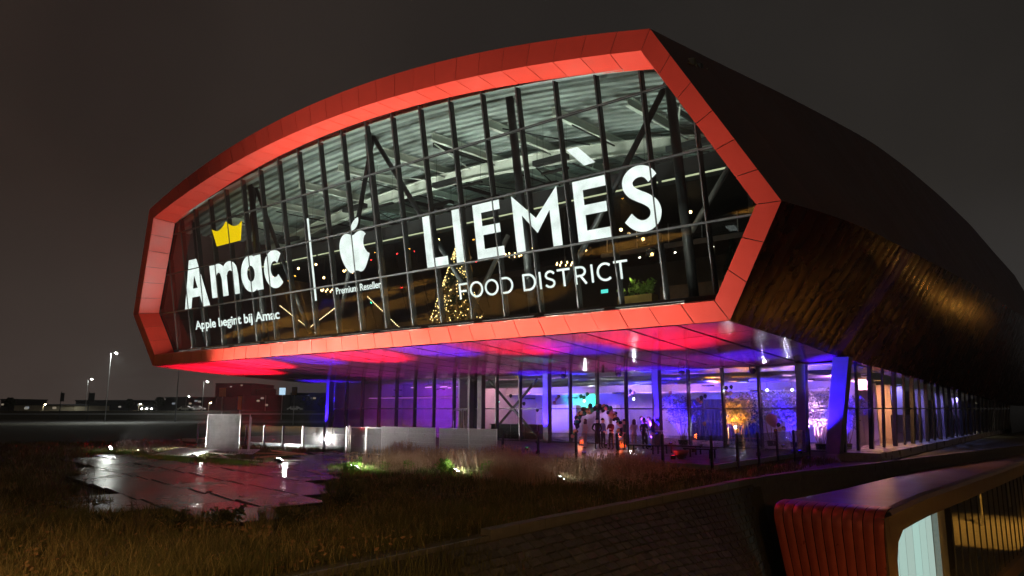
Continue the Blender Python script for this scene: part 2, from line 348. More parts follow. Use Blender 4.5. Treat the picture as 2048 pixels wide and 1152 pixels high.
for i in range(-22, 22):
    for k in range(-16, 16):
        c = Vector((25.4, 14.8)) + ju*(2*i+1.0) + jv*(2*k+1.0)
        if not inside(PLAZA, c.x, c.y): continue
        hz = [random.uniform(-.014, .014) for _ in range(4)]; base = GZ + .105 + random.uniform(-.004, .004)
        tl = math.tan(R(random.uniform(.9, 2.0))); vd = Vector((.89, .45))   # plates have settled unevenly, dipping towards the viewer
        hz = [h + tl*(ju*a + jv*b).dot(vd)*1.0 for h, (a, b) in zip(hz, ((-1,-1),(1,-1),(1,1),(-1,1)))]
        q = [c + ju*a*.972 + jv*b*.972 for a, b in ((-1,-1),(1,-1),(1,1),(-1,1))]
        mb = MB(); mb.hexa([(-v.x, v.y, GZ-.15) for v in q], [(-v.x, v.y, base+h) for v, h in zip(q, hz)]); fix_normals(mb.obj('slab', M_wet, pav, BL))
        for e0, e1, ax in ((1, 2, ju), (2, 3, jv)):        # mud and moss standing in two of the joints
            if random.random() < .12: continue
            A_, B_ = [Vector((-q[e].x, q[e].y, base+hz[e]-.03)) for e in (e0, e1)]; o_ = Vector((-ax.x, ax.y, 0))*random.uniform(.035, .06); u_ = ZV*random.uniform(.04, .06)
            moss.hexa([A_-o_, B_-o_, B_+o_, A_+o_], [A_-o_*.7+u_, B_-o_*.7+u_, B_+o_*.7+u_, A_+o_*.7+u_])
ob = moss.obj('joint_moss', mat('joint_mud', (.012, .011, .008), .95), pav, BL); ob['kind'] = 'stuff'; fix_normals(ob)
# ---------------------------------------------------------------- terrace
M_terr = mat('dark_terrace_boards', (0.085, 0.06, 0.055), 0.38, 0, 0.25, 1.2, bump=0.15, bscale=14, rvar=.12)
M_floor = mat('pale_shop_floor', (0.30, 0.26, 0.27), 0.3, 0, 0.15, 1)
ter = MB().box(-12.9, -57, 29.35, 41.9, GZ-.02, 0.0).obj('terrace', [M_terr], None, BL); tag(ter, 'dark boarded terrace under the cantilever', 'terrace', kind='structure')
MB().box(-12.86, -57.05, 29.27, 29.345, -.20, .014).obj('edge_trim', M_steel, ter, BL)
MB().box(-12.80, -12.895, 29.27, 41.9, -.20, .014).obj('edge_trim', M_steel, ter, BL)
fl = MB().box(-9.2, -55.2, 41.95, 104, GZ-.02, 0.02).obj('shop_floor', M_floor, None, BL); tag(fl, 'pale floor inside the shopfront', 'floor', kind='structure')
# ================================================================ THE BUILDING
SC = 34.5                                        # middle of the facade
bld = empty('cantilevered_building', atb(SC, 42, 0), label='long dark red building with a glazed red-framed cantilevered end', cat='building')
def mirror(pts): return [(2*SC - s, v) for s, v in pts]
def arc(sA, vA, sag, t):
    s = sA + (2*SC - 2*sA) * t; h = (SC - sA); return (s, vA + sag * (1 - ((s-SC)/h)**2))
OUT = dict(C=(10.9, 5.76), B=(8.42, 10.0), A=(12.8, 17.87)); INN = dict(C=(11.42, 6.58), B=(9.36, 10.03), A=(13.3, 17.12))
OSAG, ISAG, GSAG = 2.72, 2.25, 2.42
GLS = dict(C=(11.45, 6.60), B=(9.55, 9.95), A=(13.55, 16.72))     # the glass opening at the back of the splayed recess
def mir(p): return (2*SC - p[0], p[1])
def seg_line(a, b): return lambda t: lerp(a, b, t)
SEGS = [  # outer path, inner path, number of panels
    (seg_line(mir(OUT['C']), OUT['C']), seg_line(mir(INN['C']), INN['C']), 32, seg_line(mir(GLS['C']), GLS['C'])),
    (seg_line(OUT['C'], OUT['B']), seg_line(INN['C'], INN['B']), 3, seg_line(GLS['C'], GLS['B'])),
    (seg_line(OUT['B'], OUT['A']), seg_line(INN['B'], INN['A']), 6, seg_line(GLS['B'], GLS['A'])),
    (lambda t: arc(*OUT['A'], OSAG, t), lambda t: arc(*INN['A'], ISAG, t), 29, lambda t: arc(*GLS['A'], GSAG, t)),
    (seg_line(mir(OUT['A']), mir(OUT['B'])), seg_line(mir(INN['A']), mir(INN['B'])), 6, seg_line(mir(GLS['A']), mir(GLS['B']))),
    (seg_line(mir(OUT['B']), mir(OUT['C'])), seg_line(mir(INN['B']), mir(INN['C'])), 3, seg_line(mir(GLS['B']), mir(GLS['C'])))]
REC = 1.6
frame = empty('portal_frame', FM, bld)
core = MB()
for fo, fi, n, fg in SEGS:
    for k in range(n):
        g = 0.019 / max(0.5, (Vector(fo((k+1)/n)) - Vector(fo(k/n))).length) / n
        t0, t1 = k/n + g, (k+1)/n - g
        dz = random.uniform(-0.004, 0.004)
        o0, o1, i1, i0 = fo(t0), fo(t1), fi(t1), fi(t0)
        q = [(-o0[0], o0[1]), (-o1[0], o1[1]), (-i1[0], i1[1]), (-i0[0], i0[1])]
        mb = MB(); mb.prism(q, -0.035, dz); mb.obj('front_panel', M_red, frame, FM)
        # panel of the recess that runs back to the glass
        a0, a1 = fi(t0), fi(t1); e0, e1 = fg(t0), fg(t1)
        d = Vector((a1[0]-a0[0], a1[1]-a0[1])).normalized(); nx, ny = (d.y*0.03, -d.x*0.03)
        c = Vector((SC, 12)) - Vector(a0)
        if Vector((nx, ny)).dot(c) > 0: nx, ny = -nx, -ny
        mb = MB(); mb.hexa([(-a0[0], a0[1], -0.04), (-a1[0], a1[1], -0.04), (-e1[0], e1[1], -REC+0.06), (-e0[0], e0[1], -REC+0.06)],
                           [(-a0[0]-nx, a0[1]+ny, -0.04), (-a1[0]-nx, a1[1]+ny, -0.04), (-e1[0]-nx, e1[1]+ny, -REC+0.06), (-e0[0]-nx, e0[1]+ny, -REC+0.06)])
        ob = mb.obj('recess_panel', M_red, frame, FM); fix_normals(ob)
        # dark carrier behind the joints
        K0, K1 = fg(k/n), fg((k+1)/n); O0, O1, J1, J0 = fo(k/n), fo((k+1)/n), fi((k+1)/n), fi(k/n)
        core.add([(-O0[0],O0[1],-.045),(-O1[0],O1[1],-.045),(-J1[0]-nx*1.6,J1[1]+ny*1.6,-.045),(-J0[0]-nx*1.6,J0[1]+ny*1.6,-.045)], [(0,1,2,3)])
        core.add([(-J0[0]-nx*1.6,J0[1]+ny*1.6,-.04),(-J1[0]-nx*1.6,J1[1]+ny*1.6,-.04),(-K1[0]-nx*1.6,K1[1]+ny*1.6,-REC-.3),(-K0[0]-nx*1.6,K0[1]+ny*1.6,-REC-.3)], [(0,1,2,3)])
core.obj('panel_carrier', M_gap, frame, FM)
# ---------------------------------------------------------------- facade glazing
gz = empty('facade_glazing', FM, bld)
IPOLY = [GLS['C'], GLS['B'], GLS['A']] + [arc(*GLS['A'], GSAG, t/40) for t in range(1, 40)] + [mir(GLS['A']), mir(GLS['B']), mir(GLS['C'])]
def clip(poly, ax, val, keep_greater):
    out = []
    for i in range(len(poly)):
        a, b = poly[i], poly[(i+1) % len(poly)]
        ia = (a[ax] >= val) == keep_greater; ib = (b[ax] >= val) == keep_greater
        if ia: out.append(a)
        if ia != ib:
            t = (val-a[ax])/(b[ax]-a[ax]); out.append(lerp(a, b, t))
    return out
MULL = [34.55 + 2.25*k for k in range(-11, 12)]; TRAN = [9.83, 12.87, 15.92]
xs = [0] + MULL + [80]; vs_ = [0] + TRAN + [40]
for i in range(len(xs)-1):
    for j in range(len(vs_)-1):
        p = IPOLY
        for ax, val, kg in ((0, xs[i]+.01, True), (0, xs[i+1]-.01, False), (1, vs_[j]+.01, True), (1, vs_[j+1]-.01, False)):
            p = clip(p, ax, val, kg)
            if len(p) < 3: break
        if len(p) < 3: continue
        mb = MB(); n = len(p); mb.add([(-s, v, -REC + random.uniform(-.003, .003)) for s, v in p], [tuple(range(n))])
        ob = mb.obj('pane', M_glass, gz, FM)
def vspan(s):
    q = clip(clip(IPOLY, 0, s-.001, True), 0, s+.001, False); return (min(v for _, v in q), max(v for _, v in q)) if q else None
def sspan(v):
    q = clip(clip(IPOLY, 1, v-.001, True), 1, v+.001, False); return (min(a for a, _ in q), max(a for a, _ in q))
for s in MULL:
    sp = vspan(s)
    if not sp: continue
    v0, v1 = sp
    mb = MB(); mb.box(-s-.075, -s+.075, v0, v1, -REC-.31, -REC-.05)
    mu = mb.obj('mullion', M_dark, gz, FM)
    MB().box(-s-.028, -s+.028, v0, v1, -REC-.035, -REC+.035).obj('cover_cap', M_cap, mu, FM)
for v in TRAN:
    a, b = sspan(v)
    tr = MB().box(-a, -b, v-.06, v+.06, -REC-.16, -REC-.04).obj('transom', M_dark, gz, FM)
    MB().box(-a, -b, v-.035, v+.035, -REC-.03, -REC+.042).obj('cover_cap', M_cap, tr, FM)
MB().box(-INN['C'][0], -mir(INN['C'])[0], 6.585, 6.80, -REC-.2, -REC+.05).obj('glazing_sill', M_dark, gz, FM)
# ---------------------------------------------------------------- hull
TA = [(24.9,12.8,17.6),(30.6,12.2,18.1),(35.8,11.6,18.6),(42.3,11.1,19.3),(52.3,10.5,20.4),(63.2,10.2,21.3),(77.6,9.9,22.2),(96.9,9.8,23.4),(123,9.7,24.2),(172,9.6,26.2)]
TB = [(26.26,8.42,9.85),(31.5,7.34,10.0),(38.5,7.0,10.2),(51.3,6.3,10.5),(61.5,5.86,10.8),(84,5.3,11.2),(120,4.8,11.8),(172,4.5,12.5)]
TC = [(27.0,10.9,5.67),(34,10.85,5.5),(42,10.55,4.95),(51.7,9.6,4.45),(68,9.3,4.0),(100,8.0,2.75),(172,7.0,2.5)]
def smooth3(T, p):
    r = [interp(T, p+k) for k in (-3,-1.5,0,1.5,3)] if T[0][0]+3 < p < T[-1][0]-3 else [interp(T, p)]
    return tuple(sum(x)/len(r) for x in zip(*r))
def hA(q): p = 24.9+q; s, z = smooth3(TA, p); return Vector((-s, p, z))
def hB(q): p = 26.26+q; s, z = smooth3(TB, p); return Vector((-s, p, z))
def hC(q): p = 27.0+q; s, z = smooth3(TC, p); return Vector((-s, p, z))
hull = empty('hull_cladding', BL, bld)
def strip_panel(name, fa, fb, q0, q1, m, bow, tilt):
    """one tall cladding strip, gently bowed across its width so that each catches light on its own"""
    mb = MB(); n = 4; vs = []
    for i in range(n+1):
        t = i/n; q = q0 + (q1-q0)*t; a, b = fa(q), fb(q)
        dir_ = (b-a).normalized(); tang = (fa(q1)-fa(q0)).normalized(); nn = dir_.cross(tang).normalized()
        if nn.x < 0: nn = -nn
        off = nn * (bow * 4*t*(1-t) + tilt*(t-.5))
        for k in range(5):
            vs.append(a + (b-a)*(k/4) + off)
    fs = [(i*5+k, (i+1)*5+k, (i+1)*5+k+1, i*5+k+1) for i in range(n) for k in range(4)]
    mb.add(vs, fs); ob = mb.obj(name, m, hull, BL, smooth=True); fix_normals(ob); return ob
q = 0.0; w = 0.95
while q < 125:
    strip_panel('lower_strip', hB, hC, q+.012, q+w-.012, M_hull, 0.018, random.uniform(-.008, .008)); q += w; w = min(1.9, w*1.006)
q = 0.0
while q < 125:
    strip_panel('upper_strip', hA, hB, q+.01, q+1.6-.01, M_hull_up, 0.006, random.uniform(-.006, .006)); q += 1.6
bk = MB()                                        # rest of the hull: roof vault, far side, and the backing of the strips
NQ = 32
def ring(q):
    a, b, c = hA(q), hB(q), hC(q)
    f = lambda p: Vector((-(2*SC+p.x), p.y, p.z))      # mirrored about the middle (x = -s)
    sag = 2.72 * max(.25, 1-q/150)
    top = [Vector((a.x + (-(2*SC)-2*a.x)*t, a.y, a.z + sag*(1-(2*t-1)**2))) for t in [i/14 for i in range(15)]]
    inward = Vector((-.4, 0, 0))
    return [c+inward, b+inward] + top + [f(b), f(c)]
rings = [ring(i*128/NQ) for i in range(NQ+1)]
# the first ring lies in the tilted plane of the frame
f0 = []
for s_, v_ in [OUT['C'], OUT['B']] + [arc(*OUT['A'], OSAG, i/14) for i in range(15)] + [mir(OUT['B']), mir(OUT['C'])]:
    s2, p2, z2 = spz_of_facade(s_, v_, .05); f0.append(Vector((-s2, p2, z2)))
rings[0] = f0
n = len(rings[0]); vs = [v for r in rings for v in r]
bk.add(vs, [(i*n+k, i*n+k+1, (i+1)*n+k+1, (i+1)*n+k) for i in range(NQ) for k in range(n-1)])
bk.add(rings[-1], [tuple(range(n))])
ob = bk.obj('roof_shell', M_hull_up, hull, BL)
# ---------------------------------------------------------------- underside
sof = empty('underside', BL, bld)
def soffit_pt(u, t):     # u 0..1 right to left, t 0..1 front to back
    z = 5.63 + (4.72-5.63)*t - 0.10*math.sin(math.pi*t); p = 27.02 + (42.0-27.02)*t
    c = smooth3(TC, p); s0 = c[0]; s1 = 2*SC - s0
    z_edge = z + (c[1]-z)*max(0, 1-u*12)
    return Vector((-(s0+(s1-s0)*u), p, z_edge))
NU, NT = 21, 5
for i in range(NU):
    for j in range(NT):
        gu, gt = .018/2.25, .008/3
        u0, u1, t0, t1 = (i/NU)+gu/NU*1.0, ((i+1)/NU)-gu/NU*1.0, j/NT+gt/NT, (j+1)/NT-gt/NT
        t0 += 0.002; t1 -= 0.0015
        u0 += .0012; u1 -= .0012
        mb = MB(); vs = []
        for a in range(4):
            for b in range(4):
                u, t = u0+(u1-u0)*a/3, t0+(t1-t0)*b/3
                v = soffit_pt(u, t); vs.append(v + Vector((0, 0, random.uniform(-.0015, .0015))))
        mb.add(vs, [(a*4+b, a*4+b+1, (a+1)*4+b+1, (a+1)*4+b) for a in range(3) for b in range(3)])
        mb.obj('soffit_panel', M_soffit, sof, BL, smooth=True)
mb = MB()
for j in range(12):
    a0, a1, b0, b1 = soffit_pt(0, j/12), soffit_pt(1, j/12), soffit_pt(0, (j+1)/12), soffit_pt(1, (j+1)/12)
    up = Vector((0, 0, .05)); mb.add([a0+up, a1+up, b1+up, b0+up], [(0, 1, 2, 3)])
mb.obj('soffit_backing', M_gap, sof, BL)
# ---------------------------------------------------------------- ground-floor glazing, 20 bays of 2.2 m
GP = 42.0; gf = empty('shopfront', BL, bld)
G0, G1, GTOP, GTR = 11.0, 55.0, 4.70, 2.32
for k in range(20):
    s0, s1 = G0+2.2*k+.06, G0+2.2*(k+1)-.06
    MB().box(-s0, -s1, GP-.012, GP+.012, .08, GTR-.04).obj('pane', M_gglass, gf, BL)
    MB().box(-s0, -s1, GP-.012, GP+.012, GTR+.04, GTOP).obj('pane', M_gglass, gf, BL)
M_shopcol = mat('shopfront_steel', (0.035, 0.035, 0.04), 0.35, 0.3)
M_col = mat('painted_column', (0.10, 0.10, 0.11), 0.5)
for k in range(21):
    s = G0+2.2*k
    MB().box(-s-.055, -s+.055, GP-.16, GP+.16, 0.02, GTOP+.02).obj('mullion', M_shopcol, gf, BL)
MB().box(-G0, -G1, GP-.06, GP+.06, GTR-.038, GTR+.038).obj('transom', M_cap, gf, BL)
MB().box(-G0, -G1, GP-.08, GP+.08, 0.02, 0.078).obj('threshold', M_cap, gf, BL)
for s, w, lean in ((54.6,.42,0),(36.3,.40,0),(30.2,.44,0),(21.7,.44,0),(13.0,.5,.25),(37.4,.22,0)):
    mb = MB(); z1 = 4.74
    mb.hexa([(-s-w/2, GP-.75, 0), (-s+w/2, GP-.75, 0), (-s+w/2, GP-.3, 0), (-s-w/2, GP-.3, 0)],
            [(-s-w/2+lean, GP-.75, z1), (-s+w/2+lean, GP-.75, z1), (-s+w/2+lean, GP-.3, z1), (-s-w/2+lean, GP-.3, z1)])
    fix_normals(mb.obj('column', M_col, gf, BL))
mb = MB(); mb.hexa([(-11.55, 40.5, 0), (-10.85, 40.5, 0), (-10.85, 41.3, 0), (-11.55, 41.3, 0)], [(-10.9, 40.7, 5.0), (-10.1, 40.7, 5.0), (-10.1, 41.5, 5.0), (-10.9, 41.5, 5.0)])
fix_normals(mb.obj('corner_column', M_col, gf, BL))
# diagonal wind brace behind the glass
for a, b in (((-36.5, .3), (-31.9, 4.5)), ((-31.9, .3), (-36.5, 4.5))):
    MB().beam((a[0], GP+.55 + (0.15 if a[0] < -34 else 0), a[1]), (b[0], GP+.55 + (0.15 if a[0] < -34 else 0), b[1]), .14, .14).obj('cross_brace', M_dark, gf, BL)
# pair of glass doors with a dark frame
for s in (39.0, 37.9):
    dr = MB().box(-s-.5, -s-.44, GP-.22, GP-.17, .08, 2.25).box(-s+.44, -s+.5, GP-.22, GP-.17, .08, 2.25).box(-s-.44, -s+.44, GP-.22, GP-.17, 2.17, 2.25).box(-s-.44, -s+.44, GP-.22, GP-.17, .08, .2).obj('door', M_dark, gf, BL)
    MB().box(-s-.38, -s-.35, GP-.28, GP-.24, .8, 1.4).obj('door_handle', M_steel, dr, BL)
# ---------------------------------------------------------------- side glazing that runs away to the right
TBASE = [(42,11.0),(51.7,10.2),(67,9.7),(100.7,8.7),(172,7.5)]
sg = empty('side_glazing', BL, bld)
def sbase(p): return Vector((-interp(TBASE, p)[0], p, 0.03))
def stop_(p): c = smooth3(TC, p); return Vector((-(c[0]+.3), p, c[1]+.03))
M_sglass = glass('side_glass', (0.8, 0.84, 0.86), 0.09)
ps = [42 + 2.2*k for k in range(28)]
for k in range(27):
    p0, p1 = ps[k]+.05, ps[k+1]-.05
    b0, b1, t0, t1 = sbase(p0), sbase(p1), stop_(p0), stop_(p1)
    h0, h1 = (2.32)/max(2.6, t0.z), (2.32)/max(2.6, t1.z)
    m0, m1 = b0.lerp(t0, h0), b1.lerp(t1, h1)
    e = Vector((0, 0, .04))
    MB().add([b0, b1, m1-e, m0-e], [(0,1,2,3)]).obj('pane', M_sglass, sg, BL)
    if t0.z > 2.9: MB().add([m0+e, m1+e, t1, t0], [(0,1,2,3)]).obj('pane', M_sglass, sg, BL)
    MB().beam(m0, m1, .07, .075).obj('transom', M_cap, sg, BL)
for k, p in enumerate(ps):
    b, t = sbase(p), stop_(p); MB().beam(b, t, .22 if k % 2 == 0 else .12, .30, up=(0,1,0)).obj('mullion', M_shopcol, sg, BL)
mb = MB()                                        # strip of underside between side glass and hull edge
for k in range(40):
    p0, p1 = 42+1.5*k, 42+1.5*(k+1)
    c0, c1 = smooth3(TC, p0), smooth3(TC, p1)
    mb.add([(-c0[0], p0, c0[1]), (-c1[0], p1, c1[1]), (-c1[0]-1.2, p1, c1[1]+.06), (-c0[0]-1.2, p0, c0[1]+.06)], [(0,1,2,3)])
mb.obj('edge_soffit', M_soffit, sg, BL)
# linear lights along the sill of the facade glazing, shining up the recess
sl_par = empty('sill_lights', FM, bld)
M_sill = emit('sill_light_lens', (1.0, .93, .84), 1.2)
for k in range(11):
    s0 = 13.0 + 3.95*k; M_ = FM @ Matrix.Translation((-(s0+1.9), 6.64, -REC+.42))
    MB().box(-1.7, 1.7, -.03, .03, -.06, .06).obj('sill_light', M_dark, sl_par, M_)
    MB().box(-1.65, 1.65, .032, .036, -.03, .03).obj('sill_lens', M_sill, sl_par, M_)
    lamp('lamp', 'AREA', (1.0, .93, .84), 210, M_ @ Matrix.Translation((0, .06, 0)) @ Matrix.Rotation(math.pi/2, 4, 'X') @ Matrix.Rotation(R(14), 4, 'X'), sl_par, 3.3, sizey=.08)
MB().add([(-8.4, 101.5, GZ), (-6.9, 160, GZ), (-6.9, 160, 3.0), (-8.4, 101.5, 3.0)], [(0, 1, 2, 3)]).obj('far_side_wall', M_shopcol, sg, BL)
# ================================================================ ILLUMINATED SIGNS just behind the facade glass
SO = -REC - 0.02
def poly_letter(name, polys, parent, m=M_sign, dz=0.0, thick=0.03):
    """polys: outlines in facade metres (s, v)"""
    mb = MB()
    for i, p in enumerate(polys): mb.prism([(-s, v) for s, v in p], SO - thick, SO - dz - i*0.0015)
    ob = mb.obj(name, m, parent, FM); fix_normals(ob); return ob
def stroke_polys(pts, hw, closed=False):
    """a line of constant thickness as a run of quads, mitred"""
    n = len(pts); L = []; Rr = []
    for i in range(n):
        a = Vector(pts[i-1]) if (i > 0 or closed) else None; c = Vector(pts[i]); b = Vector(pts[(i+1) % n]) if (i < n-1 or closed) else None
        d1 = (c-a).normalized() if a is not None else None; d2 = (b-c).normalized() if b is not None else None
        if d1 is None: d1 = d2
        if d2 is None: d2 = d1
        t = (d1+d2); t = t.normalized() if t.length > 1e-6 else d1
        nn = Vector((-t.y, t.x)); k = max(.35, nn.dot(Vector((-d1.y, d1.x))))
        L.append(c+nn*hw/k); Rr.append(c-nn*hw/k)
    out = []
    for i in range(n if closed else n-1):
        j = (i+1) % n; out.append([L[i], L[j], Rr[j], Rr[i]])
    return out
def stroke_letter(name, strokes, parent, m=M_sign, thick=0.03):
    mb = MB()
    for k, (pts, hw, closed) in enumerate(strokes):
        z1 = SO - .002*k; z0 = SO - thick
        for q in stroke_polys(pts, hw, closed):
            q = [(-p[0], p[1]) for p in q]
            a = sum(q[i][0]*q[(i+1)%4][1]-q[(i+1)%4][0]*q[i][1] for i in range(4))
            if a < 0: q = q[::-1]
            mb.add([(x, y, z1) for x, y in q] + [(x, y, z0) for x, y in q], [(0,1,2,3),(7,6,5,4)] + [(i, 4+i, 4+(i+1)%4, (i+1)%4) for i in range(4)])
    return mb.obj(name, m, parent, FM)
def arcp(cx, cy, rx, ry, a0, a1, n=18): return [(cx + rx*math.cos(R(a0+(a1-a0)*i/n)), cy + ry*math.sin(R(a0+(a1-a0)*i/n))) for i in range(n+1)]
def G(s0, s1, v0, v1):      # glyph box: (x, y) in 0..1 -> facade
    return lambda pts: [(s0 + (s1-s0)*x, v0 + (v1-v0)*y) for x, y in pts]
# --- large white name on the right: six letters
sg1 = empty('illuminated_sign', FM, label='tall white illuminated letters with an accent across the facade glass', cat='sign')
b0, b1 = 9.90, 12.74
def rect(s0, s1, v0, v1): return [(s0, v0), (s1, v0), (s1, v1), (s0, v1)]
poly_letter('letter', [[(28.44,b0),(26.84,b0),(26.84,b0+.47),(27.93,b0+.47),(27.93,b1),(28.44,b1)]], sg1)
poly_letter('letter', [rect(26.20, 25.69, b0, b1)], sg1)
def letter_E(s0, s1): return [(s0,b0),(s1,b0),(s1,b0+.47),(s0-.52,b0+.47),(s0-.52,11.10),(s1+.12,11.10),(s1+.12,11.56),(s0-.52,11.56),(s0-.52,b1-.47),(s1+.02,b1-.47),(s1+.02,b1),(s0,b1)]
poly_letter('letter', [letter_E(24.70, 22.89)], sg1)
poly_letter('letter', [[(22.08,b0),(21.56,b0),(21.56,11.72),(20.70,10.70),(19.84,11.72),(19.84,b0),(19.32,b0),(19.32,b1),(20.70,11.42),(22.08,b1)]], sg1)
poly_letter('letter', [letter_E(18.39, 16.57)], sg1)
poly_letter('accent', [[(18.51,14.31),(17.89,14.32),(17.03,13.42),(17.64,13.39)]], sg1)
def crom_open(pts, n=4):
    P = [pts[0]] + list(pts) + [pts[-1]]; out = []
    for i in range(1, len(P)-2):
        a, b, c, d = (Vector(P[i+k]) for k in (-1, 0, 1, 2))
        for j in range(n):
            t = j/n; out.append(tuple(.5*((2*b)+(c-a)*t+(2*a-5*b+4*c-d)*t*t+(3*b-a-3*c+d)*t**3)))
    return out + [tuple(pts[-1])]
S_pts = crom_open([(14.93-x, v) for x, v in [(.66,12.15),(.45,12.42),(.12,12.55),(-.25,12.50),(-.53,12.28),(-.58,11.98),(-.42,11.70),(-.1,11.48),(.25,11.28),(.55,11.02),(.66,10.70),(.55,10.36),(.25,10.16),(-.12,10.14),(-.45,10.30),(-.72,10.58)]])
hw = .255
stroke_letter('letter', [(S_pts, hw, False)], sg1)
# --- FOOD DISTRICT underneath
sg2 = empty('illuminated_sign', FM, label='thin white illuminated capitals in two words under the tall letters', cat='sign')
v0, v1, h = 7.93, 8.78, .052
def O_(s0, s1): g = G(s0, s1, v0, v1); return [(g(arcp(.5, .5, .5-.06, .5-.06, 0, 360, 28)[:-1]), h, True)]
def D_(s0, s1): g = G(s0, s1, v0, v1); return [(g([(.06, .06)] + [(.06, .94), (.42, .94)] + arcp(.42, .5, .50, .44, 90, -90, 14)[1:-1] + [(.42, .06)]), h, True)]
def I_(s): return [([(s, v0), (s, v1)], h, False)]
def T_(s0, s1): return [([(s0, v1-h), (s1, v1-h)], h, False), ([((s0+s1)/2, v0), ((s0+s1)/2, v1-h)], h, False)]
def F_(s0, s1): return [([(s0-h, v0), (s0-h, v1-h), (s1, v1-h)], h, False), ([(s0-h, (v0+v1)/2), (s1+.08, (v0+v1)/2)], h, False)]
def S_(s0, s1):
    g = G(s0, s1, v0, v1)
    return [(g([(.92, .80), (.80, .89), (.60, .945), (.38, .93), (.18, .84), (.12, .70), (.22, .585), (.45, .515), (.68, .455), (.86, .36), (.88, .22), (.74, .10), (.52, .055), (.28, .08), (.06, .19)]), h, False)]
def R_(s0, s1): g = G(s0, s1, v0, v1); return [(g([(.06, 0), (.06, .94), (.5, .94)] + arcp(.5, .70, .40, .24, 90, -90, 10)[1:-1] + [(.5, .46), (.06, .46)]), h, False), (g([(.48, .46), (.94, 0)]), h, False)]
def C_(s0, s1): g = G(s0, s1, v0, v1); return [(g(arcp(.53, .5, .47, .445, 48, 312, 22)), h, False)]
for st in (F_(26.26, 25.66), O_(25.50, 24.58), O_(24.45, 23.53), D_(23.38, 22.56), D_(21.93, 21.12), I_(20.86), S_(20.58, 19.96), T_(19.82, 19.09), R_(18.82, 18.18), I_(17.86), C_(17.60, 16.76), T_(16.68, 15.97)):
    stroke_letter('letter', st, sg2)
# --- four-letter name on the left
sg3 = empty('illuminated_sign', FM, label='bold white four-letter illuminated name under a yellow crown', cat='sign')
c0, c1 = 9.85, 13.58
poly_letter('letter', [[(55.36,c0),(54.42,c0),(53.12,c1),(54.06,c1)], [(52.60,c0),(51.62,c0),(52.98,c1),(53.92,c1)], rect(54.1, 52.88, 10.70, 11.36)], sg3)
m0, m1 = 10.36, 12.80
stroke_letter('letter', [([(50.78, m0), (50.78, m1-.02)], .37, False), ([(50.6, 12.0)] + [(50.02 - .66*math.cos(R(a)), 11.92 + .56*math.sin(R(a))) for a in range(150, 20, -12)] + [(49.28, 11.7), (49.28, m0)], .33, False),
                         ([(49.2, 12.0)] + [(48.48 - .70*math.cos(R(a)), 11.92 + .56*math.sin(R(a))) for a in range(150, 20, -12)] + [(47.76, 11.7), (47.76, m0)], .33, False)], sg3)
stroke_letter('letter', [([(45.78 + .86*math.cos(R(a)), 11.59 + .93*math.sin(R(a))) for a in range(0, 360, 12)], .36, True), ([(44.80, m0), (44.80, m1-.02)], .36, False)], sg3)
stroke_letter('letter', [([(42.88 - .87*math.cos(R(a)), 11.57 + .92*math.sin(R(a))) for a in range(48, 316, 11)], .37, False)], sg3)
# crown
sg4 = empty('illuminated_sign', FM, label='yellow illuminated three-pointed crown above the bold white name', cat='sign')
def curve3(a, b, dip, n=6): return [(a[0]+(b[0]-a[0])*t, a[1]+(b[1]-a[1])*t - dip*4*t*(1-t)) for t in [i/n for i in range(n+1)]]
poly_letter('crown_panel', [[(49.85,14.10),(46.65,14.09),(46.27,15.42)] + curve3((46.27,15.42),(48.33,15.72),.36)[1:] + curve3((48.33,15.72),(50.30,15.42),.36)[1:]], sg4, M_crown)
# divider
sg5 = empty('illuminated_sign', FM, label='thin upright illuminated white divider bar on the facade glass', cat='sign')
poly_letter('divider_bar', [rect(38.80, 38.64, 9.02, 14.36)], sg5)
# bitten fruit emblem
sg6 = empty('illuminated_sign', FM, label='white illuminated emblem of a bitten apple with a leaf', cat='sign')
def crom(pts, n=5):
    out = []; N = len(pts)
    for i in range(N):
        a, b, c, d = (Vector(pts[(i+k) % N]) for k in (-1, 0, 1, 2))
        for j in range(n):
            t = j/n; out.append(tuple(.5*((2*b)+(c-a)*t+(2*a-5*b+4*c-d)*t*t+(3*b-a-3*c+d)*t**3)))
    return out
ap = [(.5,.925),(.42,.95),(.31,.99),(.20,.985),(.09,.91),(.02,.78),(0,.62),(.03,.44),(.10,.26),(.19,.11),(.28,.02),(.35,.0),(.42,.02),(.50,.045),(.58,.03),(.66,.0),(.74,.02),(.83,.10),(.92,.24),(.995,.38),(1.0,.405),(.985,.415),(.93,.45),(.865,.54),(.83,.65),(.845,.77),(.89,.855),(.935,.885),(.925,.91),(.86,.965),(.76,.995),(.64,.97),(.56,.935)]
g = G(35.83, 33.14, 10.37, 12.82)
poly_letter('apple_shape', [g(crom(ap, 4))], sg6)
leaf = [(34.60,12.93),(34.56,13.12),(34.42,13.34),(34.18,13.52),(33.86,13.63),(33.84,13.45),(33.94,13.24),(34.12,13.06),(34.36,12.95)]
poly_letter('leaf_shape', [crom(leaf, 3)], sg6)
